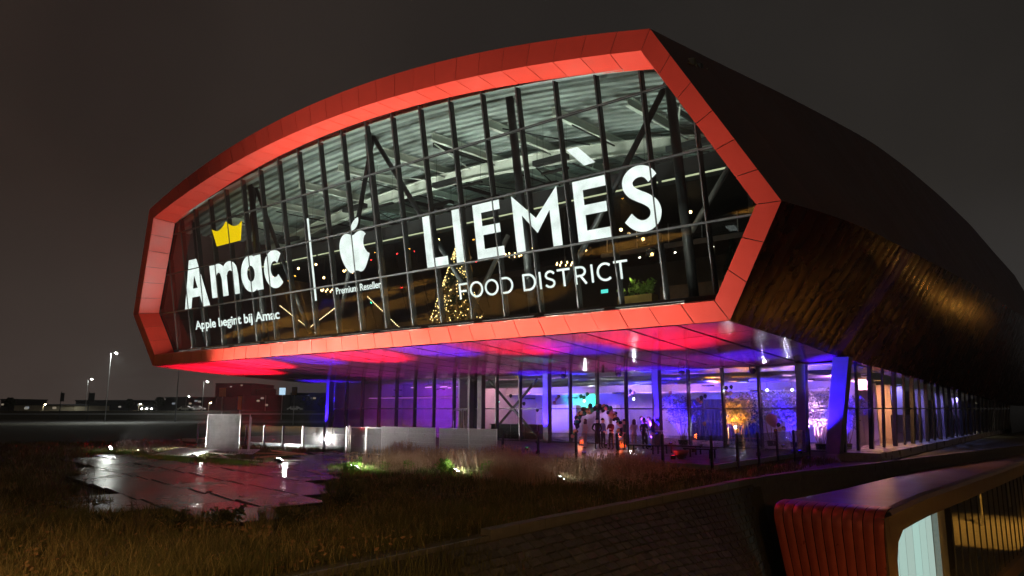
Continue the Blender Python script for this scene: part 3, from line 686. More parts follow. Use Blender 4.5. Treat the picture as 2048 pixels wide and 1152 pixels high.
# small lines of text
def text_sign(words, s0, s1, v, height, label, bold):
    par = empty('illuminated_sign', FM, label=label, cat='sign')
    objs = []
    x = 0.0
    dg = None
    cu = bpy.data.curves.new('lettering', 'FONT'); cu.body = words; cu.size = 1.0; cu.offset = bold; cu.extrude = 0.006; cu.resolution_u = 4
    tmp = bpy.data.objects.new('lettering', cu); scene.collection.objects.link(tmp)
    bpy.context.view_layer.update(); dg = bpy.context.evaluated_depsgraph_get()
    me = bpy.data.meshes.new_from_object(tmp.evaluated_get(dg)); bpy.data.objects.remove(tmp)
    xs_ = [v_.co.x for v_ in me.vertices]; x0, x1 = min(xs_), max(xs_)
    sx = (s0-s1)/(x1-x0)
    me.transform(Matrix.Translation((-s0, v, SO)) @ Matrix.Diagonal((sx, height/0.70, 1, 1)) @ Matrix.Translation((-x0, 0, 0)))
    me.materials.clear(); me.materials.append(M_sign)
    inst('lettering', me, par, FM)
text_sign('Apple begint bij Amac', 54.03, 42.85, 8.20, .64, 'small bold white slogan line under the four-letter name', .022)
text_sign('Premium Reseller', 36.59, 32.40, 9.22, .42, 'small white two-word caption under the apple emblem', .008)
# ================================================================ UPPER HALL behind the facade
hall = empty('upper_hall', BL, bld)
M_brown = mat('brown_wall', (0.055, 0.036, 0.024), 0.7, 0, 0.3, 0.8)
M_hfloor = mat('hall_floor', (0.05, 0.042, 0.035), 0.35, 0, 0.2, 1)
M_black = mat('black_matt', (0.012, 0.013, 0.014), 0.7)
MB().box(-11.3, -57.7, 28.7, 76, 5.95, 6.35).obj('hall_floor', M_hfloor, hall, BL)
def ceil_z(s, p): return 16.72 + 2.2*(1-((s-SC)/21.3)**2) + .045*(p-26.5)
mb = MB(); prof = []; p = 26.4
while p < 74: prof += [(p, 0), (p+.34, 0), (p+.40, .34), (p+.62, .34)]; p += .68
ss = [11.8+ (57.2-11.8)*i/22 for i in range(23)]
vs = [(-s, pp, ceil_z(s, pp)+dz) for pp, dz in prof for s in ss]; n = len(ss)
mb.add(vs, [(i*n+k, (i+1)*n+k, (i+1)*n+k+1, i*n+k+1) for i in range(len(prof)-1) for k in range(n-1)])
mb.obj('ceiling_deck', M_deckceil, hall, BL)
def ibeam(mb, a, b, w, h, t=.05):
    a, b = Vector(a), Vector(b); up = Vector((0,0,1))
    mb.beam(a+up*(h/2-t/2), b+up*(h/2-t/2), w, t); mb.beam(a-up*(h/2-t/2), b-up*(h/2-t/2), w, t); mb.beam(a, b, t, h-2*t-.004)
for p in (35.5, 44.5, 53.5, 62.5):
    mb = MB(); m = 10
    for i in range(m):
        s0, s1 = 13+43*i/m, 13+43*(i+1)/m
        ibeam(mb, (-s0, p, ceil_z(s0, p)-1.05), (-s1, p, ceil_z(s1, p)-1.05), .42, .85)
    mb.obj('girder', M_beam, hall, BL)
for k in range(-4, 5):
    s = 34.55+4.5*k; mb = MB(); ibeam(mb, (-s, 29.6, ceil_z(s, 29.6)-.36), (-s, 72, ceil_z(s, 72)-.36), .24, .5); mb.obj('roof_beam', M_beam, hall, BL)
for k in range(-8, 9, 2):      # thin service pipes and cable trays under the deck
    s = 34.55+2.3*k; z = ceil_z(s, 40)-1.2
    MB().tube((-s, 31, z), (-s-.4, 66, z+1.2), .05, n=6).obj('pipe', M_dark if k % 4 else M_steel, hall, BL)
for k, (s, p) in enumerate([(15,33),(19.5,37),(24,33.5),(28.5,39),(33,34),(37.5,38),(42,33.5),(46.5,38),(51,34)]):
    zc = ceil_z(s, p)
    MB().box(-s-1.2, -s+1.2, p-.22, p+.22, zc-2.0, zc-1.7).tube((-s-1, p, zc-1.7), (-s-1, p, zc), .012, n=5).tube((-s+1, p, zc-1.7), (-s+1, p, zc), .012, n=5).obj('air_duct', M_dark, hall, BL)
for k in range(16):            # slim bracing rods and hangers of the roof steelwork
    s = 14+2.7*k; p0_, p1_ = random.choice((30, 35.5, 44.5)), 0; p1_ = p0_+random.choice((5, 7, 9)); ds = random.choice((-2.6, 2.6, 3.4))
    MB().tube((-s, p0_, ceil_z(s, p0_)-.7), (-s-ds, p1_, ceil_z(s+ds, p1_)-.75), .045, n=6).obj('bracing_rod', M_dark if k % 3 else M_beam, hall, BL)
    MB().beam((-s-1.1, p0_+1, ceil_z(s+1.1, p0_+1)-.28), (-s-1.1, p0_+9, ceil_z(s+1.1, p0_+9)-.28), .12, .28).obj('purlin', M_beam if k % 2 else M_dark, hall, BL)
def fac_bl(s, v, off): a = spz_of_facade(s, v, off); return Vector((-a[0], a[1], a[2]))
for s, v1 in ((13.55, 16.9), (22.45, 18.3), (33.6, 19.0), (46.7, 18.2), (55.0, 16.9)):
    MB().tube(fac_bl(s, 6.5, 2.9), fac_bl(s, v1, 2.9), .22, n=14).obj('steel_column', M_dark, hall, BL, smooth=True)
for (s0, w0), (s1, w1) in (((33.6, 18.7), (38.9, 7.0)), ((33.6, 18.7), (26.3, 7.0)), ((13.6, 16.8), (20.6, 8.0)), ((46.7, 18.0), (51.5, 7.0)), ((46.7, 18.0), (42.0, 7.0))):
    MB().tube(fac_bl(s0, w0, 3.3), fac_bl(s1, w1, 3.3), .15, n=12).obj('diagonal_brace', M_dark, hall, BL, smooth=True)
M_greysteel = mat('grey_tube', (0.20, 0.20, 0.19), 0.45, .3)
for (s0, z0), (s1, z1) in (((30.5, 6.5), (26.5, 12.5)), ((33.5, 6.5), (29.5, 11.6)), ((14.9, 10.9), (11.8, 15.2))):
    MB().tube((-s0, 32.6, z0), (-s1, 32.6, z1), .14, n=12).obj('inner_brace', M_greysteel, hall, BL, smooth=True)
# mezzanine with a lit edge
MB().box(-11.8, -57.2, 34.2, 74, 14.05, 14.45).obj('mezzanine', M_black, hall, BL)
mz = MB().box(-11.8, -57.2, 34.2, 34.3, 14.45, 15.35).obj('mezzanine_parapet', M_black, hall, BL)
M_led = emit('led_edge', (0.95, 1.0, 0.62), 0.75)
for k in range(9):
    s = 12.4+5*k; MB().box(-s, -s-4.75, 34.12, 34.17, 14.28, 14.36).obj('led_strip', M_led, mz, BL)
for k in range(14):            # dark hanging screens and plant boxes on the mezzanine
    s = 13+3.1*k+random.uniform(-.5, .5); wd = random.uniform(.8, 2.2); h = random.uniform(.6, 1.9); p = random.uniform(36, 45)
    MB().box(-s, -s-wd, p, p+.8, 14.46, 15.0+h).obj('dark_cabinet', M_black, hall, BL)
MB().box(-11.4, -57.6, 48, 48.2, 6.36, 14.04).obj('back_wall', M_brown, hall, BL)
MB().box(-11.2, -11.4, 31, 76, 6.36, 14.04).obj('side_wall', M_black, hall, BL)
MB().box(-11.8, -57.2, 74, 74.2, 14.5, 22).obj('end_wall', mat('grey_wall', (.25, .26, .25), .7), hall, BL)
for s0, s1, p, z1 in ((14, 21, 41, 9.9), (23, 29, 43, 9.2), (31, 36, 40, 8.8), (39, 47, 42, 9.6), (48.5, 54, 39, 9.0)):
    MB().box(-s0, -s1, p, p+2.2, 6.36, z1).obj('kitchen_block', mat('warm_timber', (.16, .085, .04), .55, 0, .3, 2), hall, BL)
    MB().box(-s0+.1, -s1-.1, p-.5, p-.02, 6.36, 7.45).obj('counter', mat('dark_timber', (.07, .045, .028), .4, 0, .3, 2), hall, BL)
# upper bridge with railing on the right
br = MB().box(-11.6, -22.5, 36.5, 40, 11.2, 11.5).obj('bridge_deck', mat('dark_timber', (.07, .045, .028), .4, 0, .3, 2), hall, BL)
MB().box(-11.6, -22.5, 36.45, 36.49, 11.6, 12.5).obj('railing_glass', M_bal, hall, BL)
for k in range(6): MB().tube((-12-2*k, 36.4, 11.5), (-12-2*k, 36.4, 12.6), .03, n=6).obj('railing_post', M_steel, hall, BL)
# lamps of the hall: suspended uplighters (lit), pendants, chandeliers
M_lens = emit('uplight_lens', (.74, 1.0, .86), 3.0)
def uplighter(s, p, idx):
    z = ceil_z(s, p) - 3.1
    r = empty('suspended_uplight', atb(s, p, z), label=UPL[idx], cat='light', group='uplights under the hall roof')
    MB().box(-.9, .9, -.1, .1, 0, .12).obj('housing', M_dark, r, atb(s, p, z))
    MB().box(-.86, .86, -.07, .07, .122, .13).obj('lens', M_lens, r, atb(s, p, z))
    MB().tube((-.8, 0, .12), (-.8, 0, 3.1), .008, n=4).tube((.8, 0, .12), (.8, 0, 3.1), .008, n=4).obj('hanger', M_dark, r, atb(s, p, z))
    lamp('lamp', 'AREA', (.74, 1.0, .86), 40, atb(s, p, z+.16) @ Matrix.Rotation(math.pi, 4, 'X'), r, 1.7, sizey=.14)
spots_up = [(16,31.6),(22.5,31.8),(29,32),(37,32),(44,31.8),(51,31.6),(19,39.5),(28,39.5),(37,39.5),(46,39.5),(24,49),(34,49),(44,49)]
side = ['first', 'second', 'third', 'fourth', 'fifth', 'sixth']
UPL = ['%s slim suspended uplight from the right in the row behind the glass' % side[i] for i in range(6)] + ['%s slim suspended uplight from the right in the middle row' % side[i] for i in range(4)] + ['%s slim suspended uplight from the right in the rear row' % side[i] for i in range(3)]
for i, (s, p) in enumerate(spots_up): uplighter(s, p, i)
M_bulb = emit('warm_bulb', (1.0, .62, .25), 14.0); M_bulbw = emit('white_bulb', (1.0, .9, .75), 12.0)
M_globe = glass('smoked_globe', (.5, .42, .36), .12)
def pendant(s, p, z, ztop, label, globe):
    M = atb(s, p, z); r = empty('pendant_lamp', M, label=label, cat='lamp', group='pendant lamps in the upper hall')
    MB().lathe([(.001, -.09), (.06, -.07), (.09, 0), (.06, .07), (.001, .09)], 10).obj('bulb', M_bulb, r, M, smooth=True)
    if globe: MB().lathe([(.001, -.38), (.2, -.32), (.34, -.17), (.38, 0), (.34, .17), (.2, .32), (.05, .37)], 18).obj('glass_globe', M_globe, r, M, smooth=True)
    MB().tube((0, 0, .09), (0, 0, ztop-z), .012, n=5).obj('cable', M_dark, r, M)
    lamp('lamp', 'POINT', (1, .62, .28), 26, M, r, .09)
pend = [(18.3,34,11.3,'upper smoked globe lamp beside the last letter of the tall sign',1),(17.8,34,10.4,'lower smoked globe lamp above the green planting',1),(22.0,34,11.2,'smoked globe lamp below the accented letter',1),
        (36.2,33.6,13.3,'bare warm bulb hanging beside the apple emblem',0),(33.3,33.6,13.4,'bare warm bulb hanging above the christmas tree',0),(46.6,33.6,13.4,'bare warm bulb hanging left of the divider bar',0),(20.8,36,12.6,'bare warm bulb glowing inside the accented letter',0),
        (52.5,33.6,13.0,'bare warm bulb at the top of the bold first letter',0),(48.6,33.4,13.3,'bare warm bulb over the second letter of the bold name',0),(45.4,33.5,12.2,'lower bare bulb left of the divider bar',0),(27.2,36,12.4,'bare warm bulb behind the letter M',0),(16.9,37,13.2,'bare warm bulb beneath the bridge by the slanting frame',0)]
for s, p, z, lb, gl in pend: pendant(s, p, z, 14.1, lb, gl)
def chandelier(s, p, z, label):
    M = atb(s, p, z); r = empty('chandelier', M, label=label, cat='chandelier', group='bare-bulb chandeliers')
    MB().tube((0, 0, 0), (0, 0, 14.0-z), .015, n=5).tube((0, 0, -.05), (0, 0, .15), .06, n=8).obj('stem', M_dark, r, M)
    for k in range(9):
        a = 2*math.pi*k/9; x, y = .5*math.cos(a), .5*math.sin(a)
        am = MB().tube((0, 0, .0), (x, y, .22), .012, n=5).obj('arm', M_dark, r, M)
        MB().lathe([(.001, .2), (.035, .24), (.035, .30), (.001, .36)], 6, (x, y, 0)).obj('bulb', M_bulb, am, M)
    lamp('lamp', 'POINT', (1, .65, .3), 30, M @ Matrix.Translation((0, 0, .5)), r, .3)
for s, p, z, lb in ((23.4,34,10.3,'small bare-bulb chandelier above the lower capitals'),(42.9,34,12.2,'bare-bulb chandelier below the apple emblem'),(45.5,34,11.0,'bare-bulb chandelier near the divider bar'),(27.4,34.2,11.4,'bare-bulb chandelier behind the tall letters near the christmas tree')): chandelier(s, p, z, lb)
for i, s in enumerate((13.2, 15.4, 17.6, 19.8)):
    M = atb(s, 36.2, 11.05); r = empty('track_spot', M, label='%s track spotlight from the right under the timber bridge' % side[i], cat='spotlight', group='track spots under the bridge')
    MB().tube((0, 0, 0), (.08, -.05, -.22), .07, n=8).obj('housing', M_black, r, M)
    MB().tube((.085, -.053, -.222), (.09, -.055, -.235), .06, n=8).obj('lens', M_bulbw, r, M)
    lamp('lamp', 'SPOT', (1, .8, .55), 60, aim(W(s, 36.15, 10.8), W(s, 38.5, 6.4)), r, .05, 80)
# strings of fairy lights hung in the left half of the hall
M_fairy = emit('fairy_bulb', (1.0, .72, .38), 9.0)
for i, (a, b) in enumerate((((49, 10.2), (45.2, 8.2)), ((45.2, 8.2), (41.8, 9.6)), ((38.6, 9.9), (35.4, 7.6)))):
    A, B = Vector((-a[0], 32.2, a[1])), Vector((-b[0], 32.2, b[1])); mb = MB(); r = empty('fairy_light_string', atv(BL @ A, BROT), label=['fairy light string sloping from the divider bar', 'fairy light string rising below the apple emblem', 'fairy light string sloping down to the christmas tree'][i], cat='light string', group='fairy light strings')
    MB().beam(A, B, .02, .02).obj('cable', M_dark, r, BL)
    for k in range(22):
        c = A.lerp(B, k/21); mb.lathe([(.001, -.035), (.032, 0), (.001, .035)], 5, c)
    ob = mb.obj('bulbs', M_fairy, r, BL); ob['kind'] = 'stuff'
# ================================================================ GROUND-FLOOR ROOM
room = empty('ground_floor_room', BL, bld)
M_lav = mat('pale_lavender_wall', (0.66, 0.60, 0.66), 0.65, 0, 0.08, 1)
M_dwall = mat('plum_wall', (0.30, 0.20, 0.30), 0.6, 0, 0.2, 1)
MB().box(-12.2, -40.4, 53.6, 53.8, .02, 4.7).obj('back_wall', M_lav, room, BL)
MB().box(-40.5, -54.9, 50.6, 50.8, .02, 4.7).obj('rear_partition', M_dwall, room, BL)
MB().box(-40.3, -40.5, 43.4, 53.6, .02, 4.7).obj('partition', M_lav, room, BL)
MB().box(-12.0, -12.2, 49.5, 104, .02, 3.9).obj('corridor_wall', M_lav, room, BL)
MB().box(-54.8, -55.0, 42.2, 50.8, .02, 4.7).obj('end_wall', M_dwall, room, BL)
MB().box(-10.7, -55.0, 42.1, 54, 4.72, 4.80).obj('room_ceiling', mat('pale_ceiling', (.5, .48, .5), .7), room, BL)
for p, z, r in ((43.6, 4.35, .16), (45.2, 4.15, .22), (47.5, 4.3, .16)):
    MB().tube((-11.2, p, z), (-39.8, p, z), r, n=12).obj('ceiling_duct', M_steel, room, BL, smooth=True)
MB().box(-11.2, -40.0, 49.0, 49.6, 3.55, 4.1).obj('bulkhead', mat('grey_bulkhead', (.3, .28, .3), .6), room, BL)
MB().box(-11.2, -40.0, 48.9, 48.98, 3.46, 3.54).obj('cove_lip', M_white, room, BL)
for s0, s1 in ((29.5, 31.5), (33.2, 36.0)):
    MB().box(-s0, -s1, 49.6, 50.2, .02, 2.6).obj('wall_panel', M_white, room, BL)
# curtain: dark pleated cloth, one sheet
mb = MB(); N = 120
cs = [(18.5 + 5.4*i/N, 50.6 + .10*math.sin(i*1.15)+.04*math.sin(i*.37)) for i in range(N+1)]
vs = [(-s, p, z) for s, p in cs for z in (.05, 3.0)]
mb.add(vs, [(2*i, 2*i+2, 2*i+3, 2*i+1) for i in range(N)])
cu = mb.obj('curtain', mat('dark_blue_curtain', (.035, .045, .085), .8), None, BL, smooth=True); tag(cu, 'dark blue pleated curtain behind the balloons', 'curtain')
# bar counter under the cross brace
ct = empty('bar_counter', atb(36, 45.5), label='long black bar counter behind the cross brace', cat='counter')
MB().box(-33.6, -38.4, 45.1, 45.7, .02, 1.08).obj('body', M_black, ct, BL); MB().box(-33.5, -38.5, 45.0, 45.8, 1.085, 1.13).obj('worktop', M_dark, ct, BL)
# ceiling tubes of the left shop (lit pink)
M_tube = emit('pink_tube', (1.0, .45, 1.0), 1.6)
TL = ['long pink light tube furthest right on the dark ceiling', 'long pink light tube second from the right', 'long pink light tube third from the right', 'long pink light tube furthest left', 'short pink light tube on the right of the rear row', 'short pink light tube in the middle of the rear row', 'short pink light tube on the left of the rear row']
for i, (s, p, L) in enumerate(((41.3, 44.5, 1.5), (43.2, 44.5, 1.5), (45.0, 44.5, 1.5), (46.8, 44.5, 1.5), (42.9, 47, .6), (44.9, 47, .6), (46.7, 47, .6))):
    M = atb(s, p, 4.15, R(-24)); r = empty('light_tube', M, label=TL[i], cat='light', group='pink ceiling tubes')
    MB().tube((-L/2, 0, 0), (L/2, 0, 0), .035, n=8).obj('tube', M_tube, r, M); MB().box(-L/2, L/2, -.03, .03, .04, .09).tube((0, 0, .09), (0, 0, .55), .01, n=4).obj('holder', M_dark, r, M)
MB().box(-41, -54, 45.6, 45.7, 3.25, 3.33).obj('shelf_rail', emit('pink_cove', (.8, .2, .9), .5), room, BL)
# coloured party lights: a flat lamp under the room ceiling each
M_housing = M_black
def room_lamp(s, p, z, col, watts, label, size=.5, to=None, kind='AREA', cone=90):
    M = atb(s, p, z); r = empty('ceiling_lamp', M, label=label, cat='lamp', group='coloured lamps under the shop ceiling')
    MB().box(-.35, .35, -.2, .2, .03, .10).obj('housing', M_housing, r, M)
    MB().box(-.14, .14, -.08, .08, .02, .028).obj('lens', emit('lens_%d' % int(sum(c*97*(i+1) for i, c in enumerate(col))), col, 2.5), r, M)
    tgt = W(*to) if to else W(s, p, 0)
    if kind == 'AREA': lamp('lamp', 'AREA', col, watts*2.1, aim(W(s, p, z-.02), tgt), r, size)
    else: lamp('lamp', 'SPOT', col, watts*11.0, aim(W(s, p, z-.05), tgt), r, .1, cone)
LAV, PINK, BLUE, GREEN, PURP = (.62, .32, 1), (1, .30, .66), (.05, .03, 1), (.01, 1, .30), (.62, .06, .95)
room_lamp(33.5, 46, 3.95, LAV, 110, 'lavender ceiling lamp over the bar counter', to=(33.5, 53, 1.5))
room_lamp(27.5, 46.5, 3.95, LAV, 150, 'lavender ceiling lamp behind the balloon arch', to=(27.5, 53, 1.5))
room_lamp(22.5, 46, 3.95, PINK, 120, 'rose ceiling lamp left of the curtain', to=(23, 53, 1.5))
room_lamp(17.5, 45, 3.95, (.45, .4, 1), 60, 'white ceiling lamp in front of the curtain', to=(17.5, 53, 1.0))
room_lamp(13.5, 45, 3.95, (.7, .3, 1), 100, 'rose ceiling lamp by the corner column', to=(13, 52, 1.6))
room_lamp(38.3, 46, 3.95, (1, .45, .5), 110, 'salmon ceiling lamp behind the glass doors', to=(39, 53, 1.2))
room_lamp(45, 46, 3.95, PURP, 330, 'purple ceiling lamp in the middle of the dark shop', to=(43, 50, 1.0))
room_lamp(50.5, 46, 3.95, PURP, 150, 'purple ceiling lamp at the far end of the dark shop', to=(50, 50, 1.0))
room_lamp(32.6, 48.2, 3.1, GREEN, 550, 'green spotlight on the wall above the balloon arch', to=(35.2, 53.6, 3.4), kind='SPOT', cone=34)
room_lamp(19.5, 44.2, 3.7, BLUE, 420, 'blue spotlight on the bulkhead over the curtain', to=(20, 49, 3.9), kind='SPOT', cone=75)
room_lamp(33.8, 44.2, 3.0, BLUE, 500, 'blue spotlight above the bar counter', to=(35.2, 50, 3.8), kind='SPOT', cone=70)
# corridor lamps behind the side glazing
for i, (p, col, w) in enumerate(((45, (.6, .2, 1), 60), (48.6, (1, .38, .5), 150), (52.2, (1, .5, .15), 260), (57, (.3, .33, 1), 70), (63, (.34, .36, 1), 80), (70, (.3, .34, 1), 70), (78, (.4, .42, 1), 80), (88, (1, .9, .6), 60))):
    s = interp(TBASE, p)[0] + 1.0; z = smooth3(TC, p)[1] - .35
    room_lamp(s, p, z, col, w, '%s corridor lamp behind the side glass, counted from the corner column' % (side + ['seventh', 'eighth'])[i], .22, to=(s+.8, p, 1.8))
for k in range(13):
    p = 44+3.4*k; MB().box(-(interp(TBASE, p)[0]+.9), -12.0, p, p+.25, .02, min(3.9, smooth3(TC, p)[1]-.1)).obj('corridor_fin', M_lav if k < 3 else M_dwall, room, BL)
MB().box(-11.0, -11.3, 53.6, 100, .02, 1.9).obj('lower_pane_darkener', M_dwall, room, BL)  # added low block that darkens the lower panes in place of reflected ground
room_lamp(16, 43.2, 3.3, BLUE, 260, 'blue lamp washing the ceiling above the orange lit tree', to=(16, 46, 4.7), kind='SPOT', cone=110)
room_lamp(25.5, 43.2, 3.3, BLUE, 260, 'blue lamp washing the ceiling above the balloon arch', to=(25.5, 46, 4.7), kind='SPOT', cone=110)
room_lamp(47.5, 43.2, 3.3, BLUE, 260, 'blue lamp washing the ceiling of the dark shop', to=(48, 46, 4.7), kind='SPOT', cone=110)
# ================================================================ BALUSTRADE, FENCE, GATE
bal = empty('glass_balustrade', atb(12.9, 29.3), label='glass balustrade with black posts round the terrace corner', cat='balustrade')
FP_ = 29.22
def bal_post(s, p, top=1.22): MB().box(-s-.045, -s+.045, p-.05, p+.05, GZ-.05, top).obj('post', M_black, bal, BL)
bs = [12.85+2.25*k for k in range(6)]
for s in bs: bal_post(s, FP_)
for a, b in zip(bs, bs[1:]): MB().box(-a-.06, -b+.06, FP_-.008, FP_+.008, .04, 1.17).obj('pane', M_bal, bal, BL)
bp_ = [FP_+2.55*k for k in range(1, 6)]
for p in bp_: bal_post(12.78, p)
for a, b in zip([FP_]+bp_, bp_): MB().box(-12.772, -12.788, a+.07, b-.07, .04, 1.17).obj('pane', M_bal, bal, BL)
# glass panels further left
fen = empty('terrace_screen', atb(38, 29.3), label='row of dusty glass screens along the left of the terrace', cat='screen')
sc = [36.6+2.25*k for k in range(9)]
for i, s in enumerate(sc):
    MB().box(-s-.05, -s+.05, FP_-.05, FP_+.05, GZ-.02, 1.2).obj('post', M_black if i % 2 else M_steel, fen, BL)
    if i < 8: MB().box(-s-.14, -sc[i+1]+.14, FP_-.008, FP_+.008, GZ+.18, 1.14).obj('pane', M_frost if i in (1, 0) else M_bal, fen, BL)
MB().box(-36.6, -54.6, FP_+.10, FP_+.20, GZ-.02, GZ+.30).obj('plinth', M_conc, fen, BL)
# double gate
gate = empty('site_gate', atb(34.4, FP_), label='double mesh gate with a pale steel frame and a latch', cat='gate')
M_galv = mat('bright_galvanised', (.72, .73, .72), .45, .35, .12, 10)
for sgn, s0, s1 in ((0, 33.2, 34.62), (1, 34.70, 36.12)):
    lf = MB().box(-s0-.03, -s0+.03, FP_-.10, FP_-.05, GZ+.05, 1.22).box(-s1-.03, -s1+.03, FP_-.10, FP_-.05, GZ+.05, 1.22).box(-s0-.03, -s1+.03, FP_-.10, FP_-.05, 1.16, 1.22).box(-s0-.03, -s1+.03, FP_-.10, FP_-.05, GZ+.05, GZ+.11).obj('gate_leaf', M_galv, gate, BL)
    MB().box(-s0-.04, -s1+.04, FP_-.078, FP_-.072, GZ+.12, 1.15).obj('infill_sheet', M_frost, lf, BL)
    mb = MB()
    for k in range(28): x = -s0-.05-(s1-s0-.1)*k/27; mb.box(x-.004, x+.004, FP_-.092, FP_-.084, GZ+.11, 1.16)
    ob = mb.obj('mesh_wires', M_galv, lf, BL); ob['kind'] = 'stuff'
MB().box(-34.72, -34.58, FP_-.14, FP_-.105, .42, .62).obj('latch', M_galv, gate, BL)
for s in (33.08, 36.25): MB().box(-s-.04, -s+.04, FP_-.12, FP_-.04, GZ, 1.3).obj('gate_post', M_galv, gate, BL)
# temporary mesh fence panels
def fence_panel(name, M, w, h, label, wires=44, sheet=True, group='temporary mesh fence panels', sheet_m=None):
    r = empty(name, M, label=label, cat='fence panel', group=group)
    MB().tube((-w/2, 0, 0), (-w/2, 0, h), .022, n=8).tube((w/2, 0, 0), (w/2, 0, h), .022, n=8).tube((-w/2, 0, h-.03), (w/2, 0, h-.03), .02, n=8).tube((-w/2, 0, .12), (w/2, 0, .12), .02, n=8).obj('frame', M_galv, r, M)
    mb = MB()
    for k in range(wires): x = -w/2+.03+(w-.06)*k/(wires-1); mb.box(x-.008, x+.008, -.006, .006, .12, h-.03)
    for k in range(7): z = .2+(h-.3)*k/6; mb.box(-w/2, w/2, -.012, -.006, z-.004, z+.004)
    ob = mb.obj('mesh_wires', M_galv, r, M); ob['kind'] = 'stuff'
    if sheet: MB().box(-w/2+.03, w/2-.03, .012, .02, .13, h-.05).obj('dust_sheet', sheet_m or M_frost, r, M)
    return r
FL = ['mesh fence panel standing next to the gate, right of it', 'second mesh fence panel from the gate, with a small tag', 'third mesh fence panel from the gate, showing warm reflections', 'mesh fence panel furthest from the gate, beside the glass balustrade']
for i, s in enumerate((31.9, 29.6, 27.2, 25.1)):
    fence_panel('mesh_fence_panel', atb(s, FP_-.35-.06*(i % 2), GZ), 2.15 if i < 3 else 1.9, 1.72, FL[i])
    M = atb(s-1.12, FP_-.38, GZ); ft = MB().box(-.12, .12, -.3, .3, 0, .12).obj('fence_foot', M_conc, None, M); tag(ft, 'concrete foot block between fence panels, %s from the gate' % side[i], 'foot block', 'concrete fence feet')
tg = MB().box(-.09, .09, -.006, 0, 0, .12).obj('paper_tag', emit('paper', (.6, .6, .6), .001) if False else M_white, None, atb(29.3, FP_-.44, .75)); tag(tg, 'small white paper tag on a mesh fence panel', 'tag')
# rubbish: boards and a pallet on the grass
M_floodlit_sheet = glass('floodlit_tone_sheet', (.4, .41, .41), .08, dirt=.62, dirt_col=(.92, .93, .92), rough=.08)  # paler copy of the fence sheet, floodlight put into its colour
M_board = mat('pale_board', (.46, .42, .34), .7, 0, .25, 4, bump=.2); M_wood = mat('orange_wood', (.36, .17, .07), .7, 0, .3, 5, bump=.3)
# bright sheeted fence panel leaning by the rubbish, left
fence_panel('mesh_fence_panel', at(-18.05, 46.2, GZ+.05, R(-14)), 2.35, 2.35, 'tall brightly lit sheeted fence panel standing by the rubbish', 40, sheet_m=M_floodlit_sheet)
fence_panel('mesh_fence_panel', at(-16.55, 46.6, GZ, R(106)) @ Matrix.Rotation(R(8), 4, 'Y'), 1.6, 2.3, 'folded mesh fence panel leaning behind the bright sheeted one', 24, False)
fence_panel('mesh_fence_panel', at(-18.6, 40.4, GZ+.18, R(-30)) @ Matrix.Rotation(R(-80), 4, 'X'), 3.3, 1.9, 'mesh fence panel lying flat on the lit grass', 40, False)
fence_panel('mesh_fence_panel', at(-16.6, 43.3, GZ+.12, R(4)) @ Matrix.Rotation(R(-84), 4, 'X'), 2.8, 1.6, 'mesh fence panel lying behind the pale boards', 36, False)
for i, (x, y, z, L, rz, tilt, m, lb) in enumerate(((-13.9, 38.2, .16, 3.6, R(-14), 3, M_board, 'long pale board lying in front of the rubbish'), (-15.0, 38.9, .2, 1.3, R(-35), 12, M_board, 'short pale board propped on the grass'),
        (-12.6, 40.6, .22, 2.4, R(8), -4, M_wood, 'orange plank on top of the rubbish'), (-12.3, 41.0, .34, 2.1, R(-12), 5, M_wood, 'reddish plank crossing the orange plank'), (-12.9, 41.3, .28, 2.6, R(20), 2, M_wood, 'dark reddish plank at the back of the rubbish'), (-11.2, 38.4, .1, 1.9, R(10), 2, M_board, 'grey board lying nearest the slabs'), (-16.9, 41.7, .3, 2.9, R(-8), 4, M_board, 'white batten across the flat fence panels'))):
    M = at(x, y, GZ+z, rz) @ Matrix.Rotation(R(tilt), 4, 'Y'); ob = MB().box(-L/2, L/2, -.12, .12, -.02, .025).obj('plank', m, None, M); tag(ob, lb, 'plank', 'loose boards')
pl = empty('broken_pallet', at(-13.3, 40.2, GZ+.02, R(15)), label='broken wooden pallet under the loose planks', cat='pallet')
for k in range(6): MB().box(-.6, .6, -.5+.18*k, -.38+.18*k, .11, .135).obj('deck_board', M_wood, pl, WM[pl])
for k in range(3): MB().box(-.58+.5*k, -.46+.5*k, -.5, .52, .0, .108).obj('bearer', M_wood, pl, WM[pl])
# ================================================================ FLOODLIGHTS that light the facade
M_flens = emit('flood_lens', (.95, 1.0, 1.0), 80.0)
def flood(M, tgt, label, watts, cone=84, col=(1, .96, .90), grass_fill=60):
    pos = M.translation + Vector((0, 0, .26)); r = empty('floodlight', M, label=label, cat='floodlight', group='white floodlights in the grass')
    MB().tube((0, 0, 0), (0, 0, .16), .02, n=6).box(-.14, .14, -.03, .03, .0, .02).obj('stand', M_black, r, M)
    A = aim(pos, tgt)
    hd = MB().box(-.17, .17, -.12, .12, -.02, .10).obj('housing', M_black, r, A)
    MB().box(-.15, .15, -.10, .10, -.036, -.024).obj('lens', M_flens, hd, A)
    lamp('lamp', 'SPOT', col, watts, A @ Matrix.Translation((0, 0, -.06)), r, .12, cone, .9)
    lamp('grass_fill', 'POINT', (1, 1, .92), grass_fill, M @ Matrix.Translation((0, .35, .36)), r, .10)  # point light added beside the housing to brighten the nearby grass
def fl(s, p, z=GZ): return atb(s, p, z)
FW = (1, .95, .88)
flood(fl(49.6, 20.8), W(44, 27, 4.2), 'floodlight on the grass at the far left edge of the slabs', 20000)
flood(fl(38.6, 20.6), W(38, 27, 8.0), 'floodlight hidden in the bright grass before the flat fence panel', 19000)
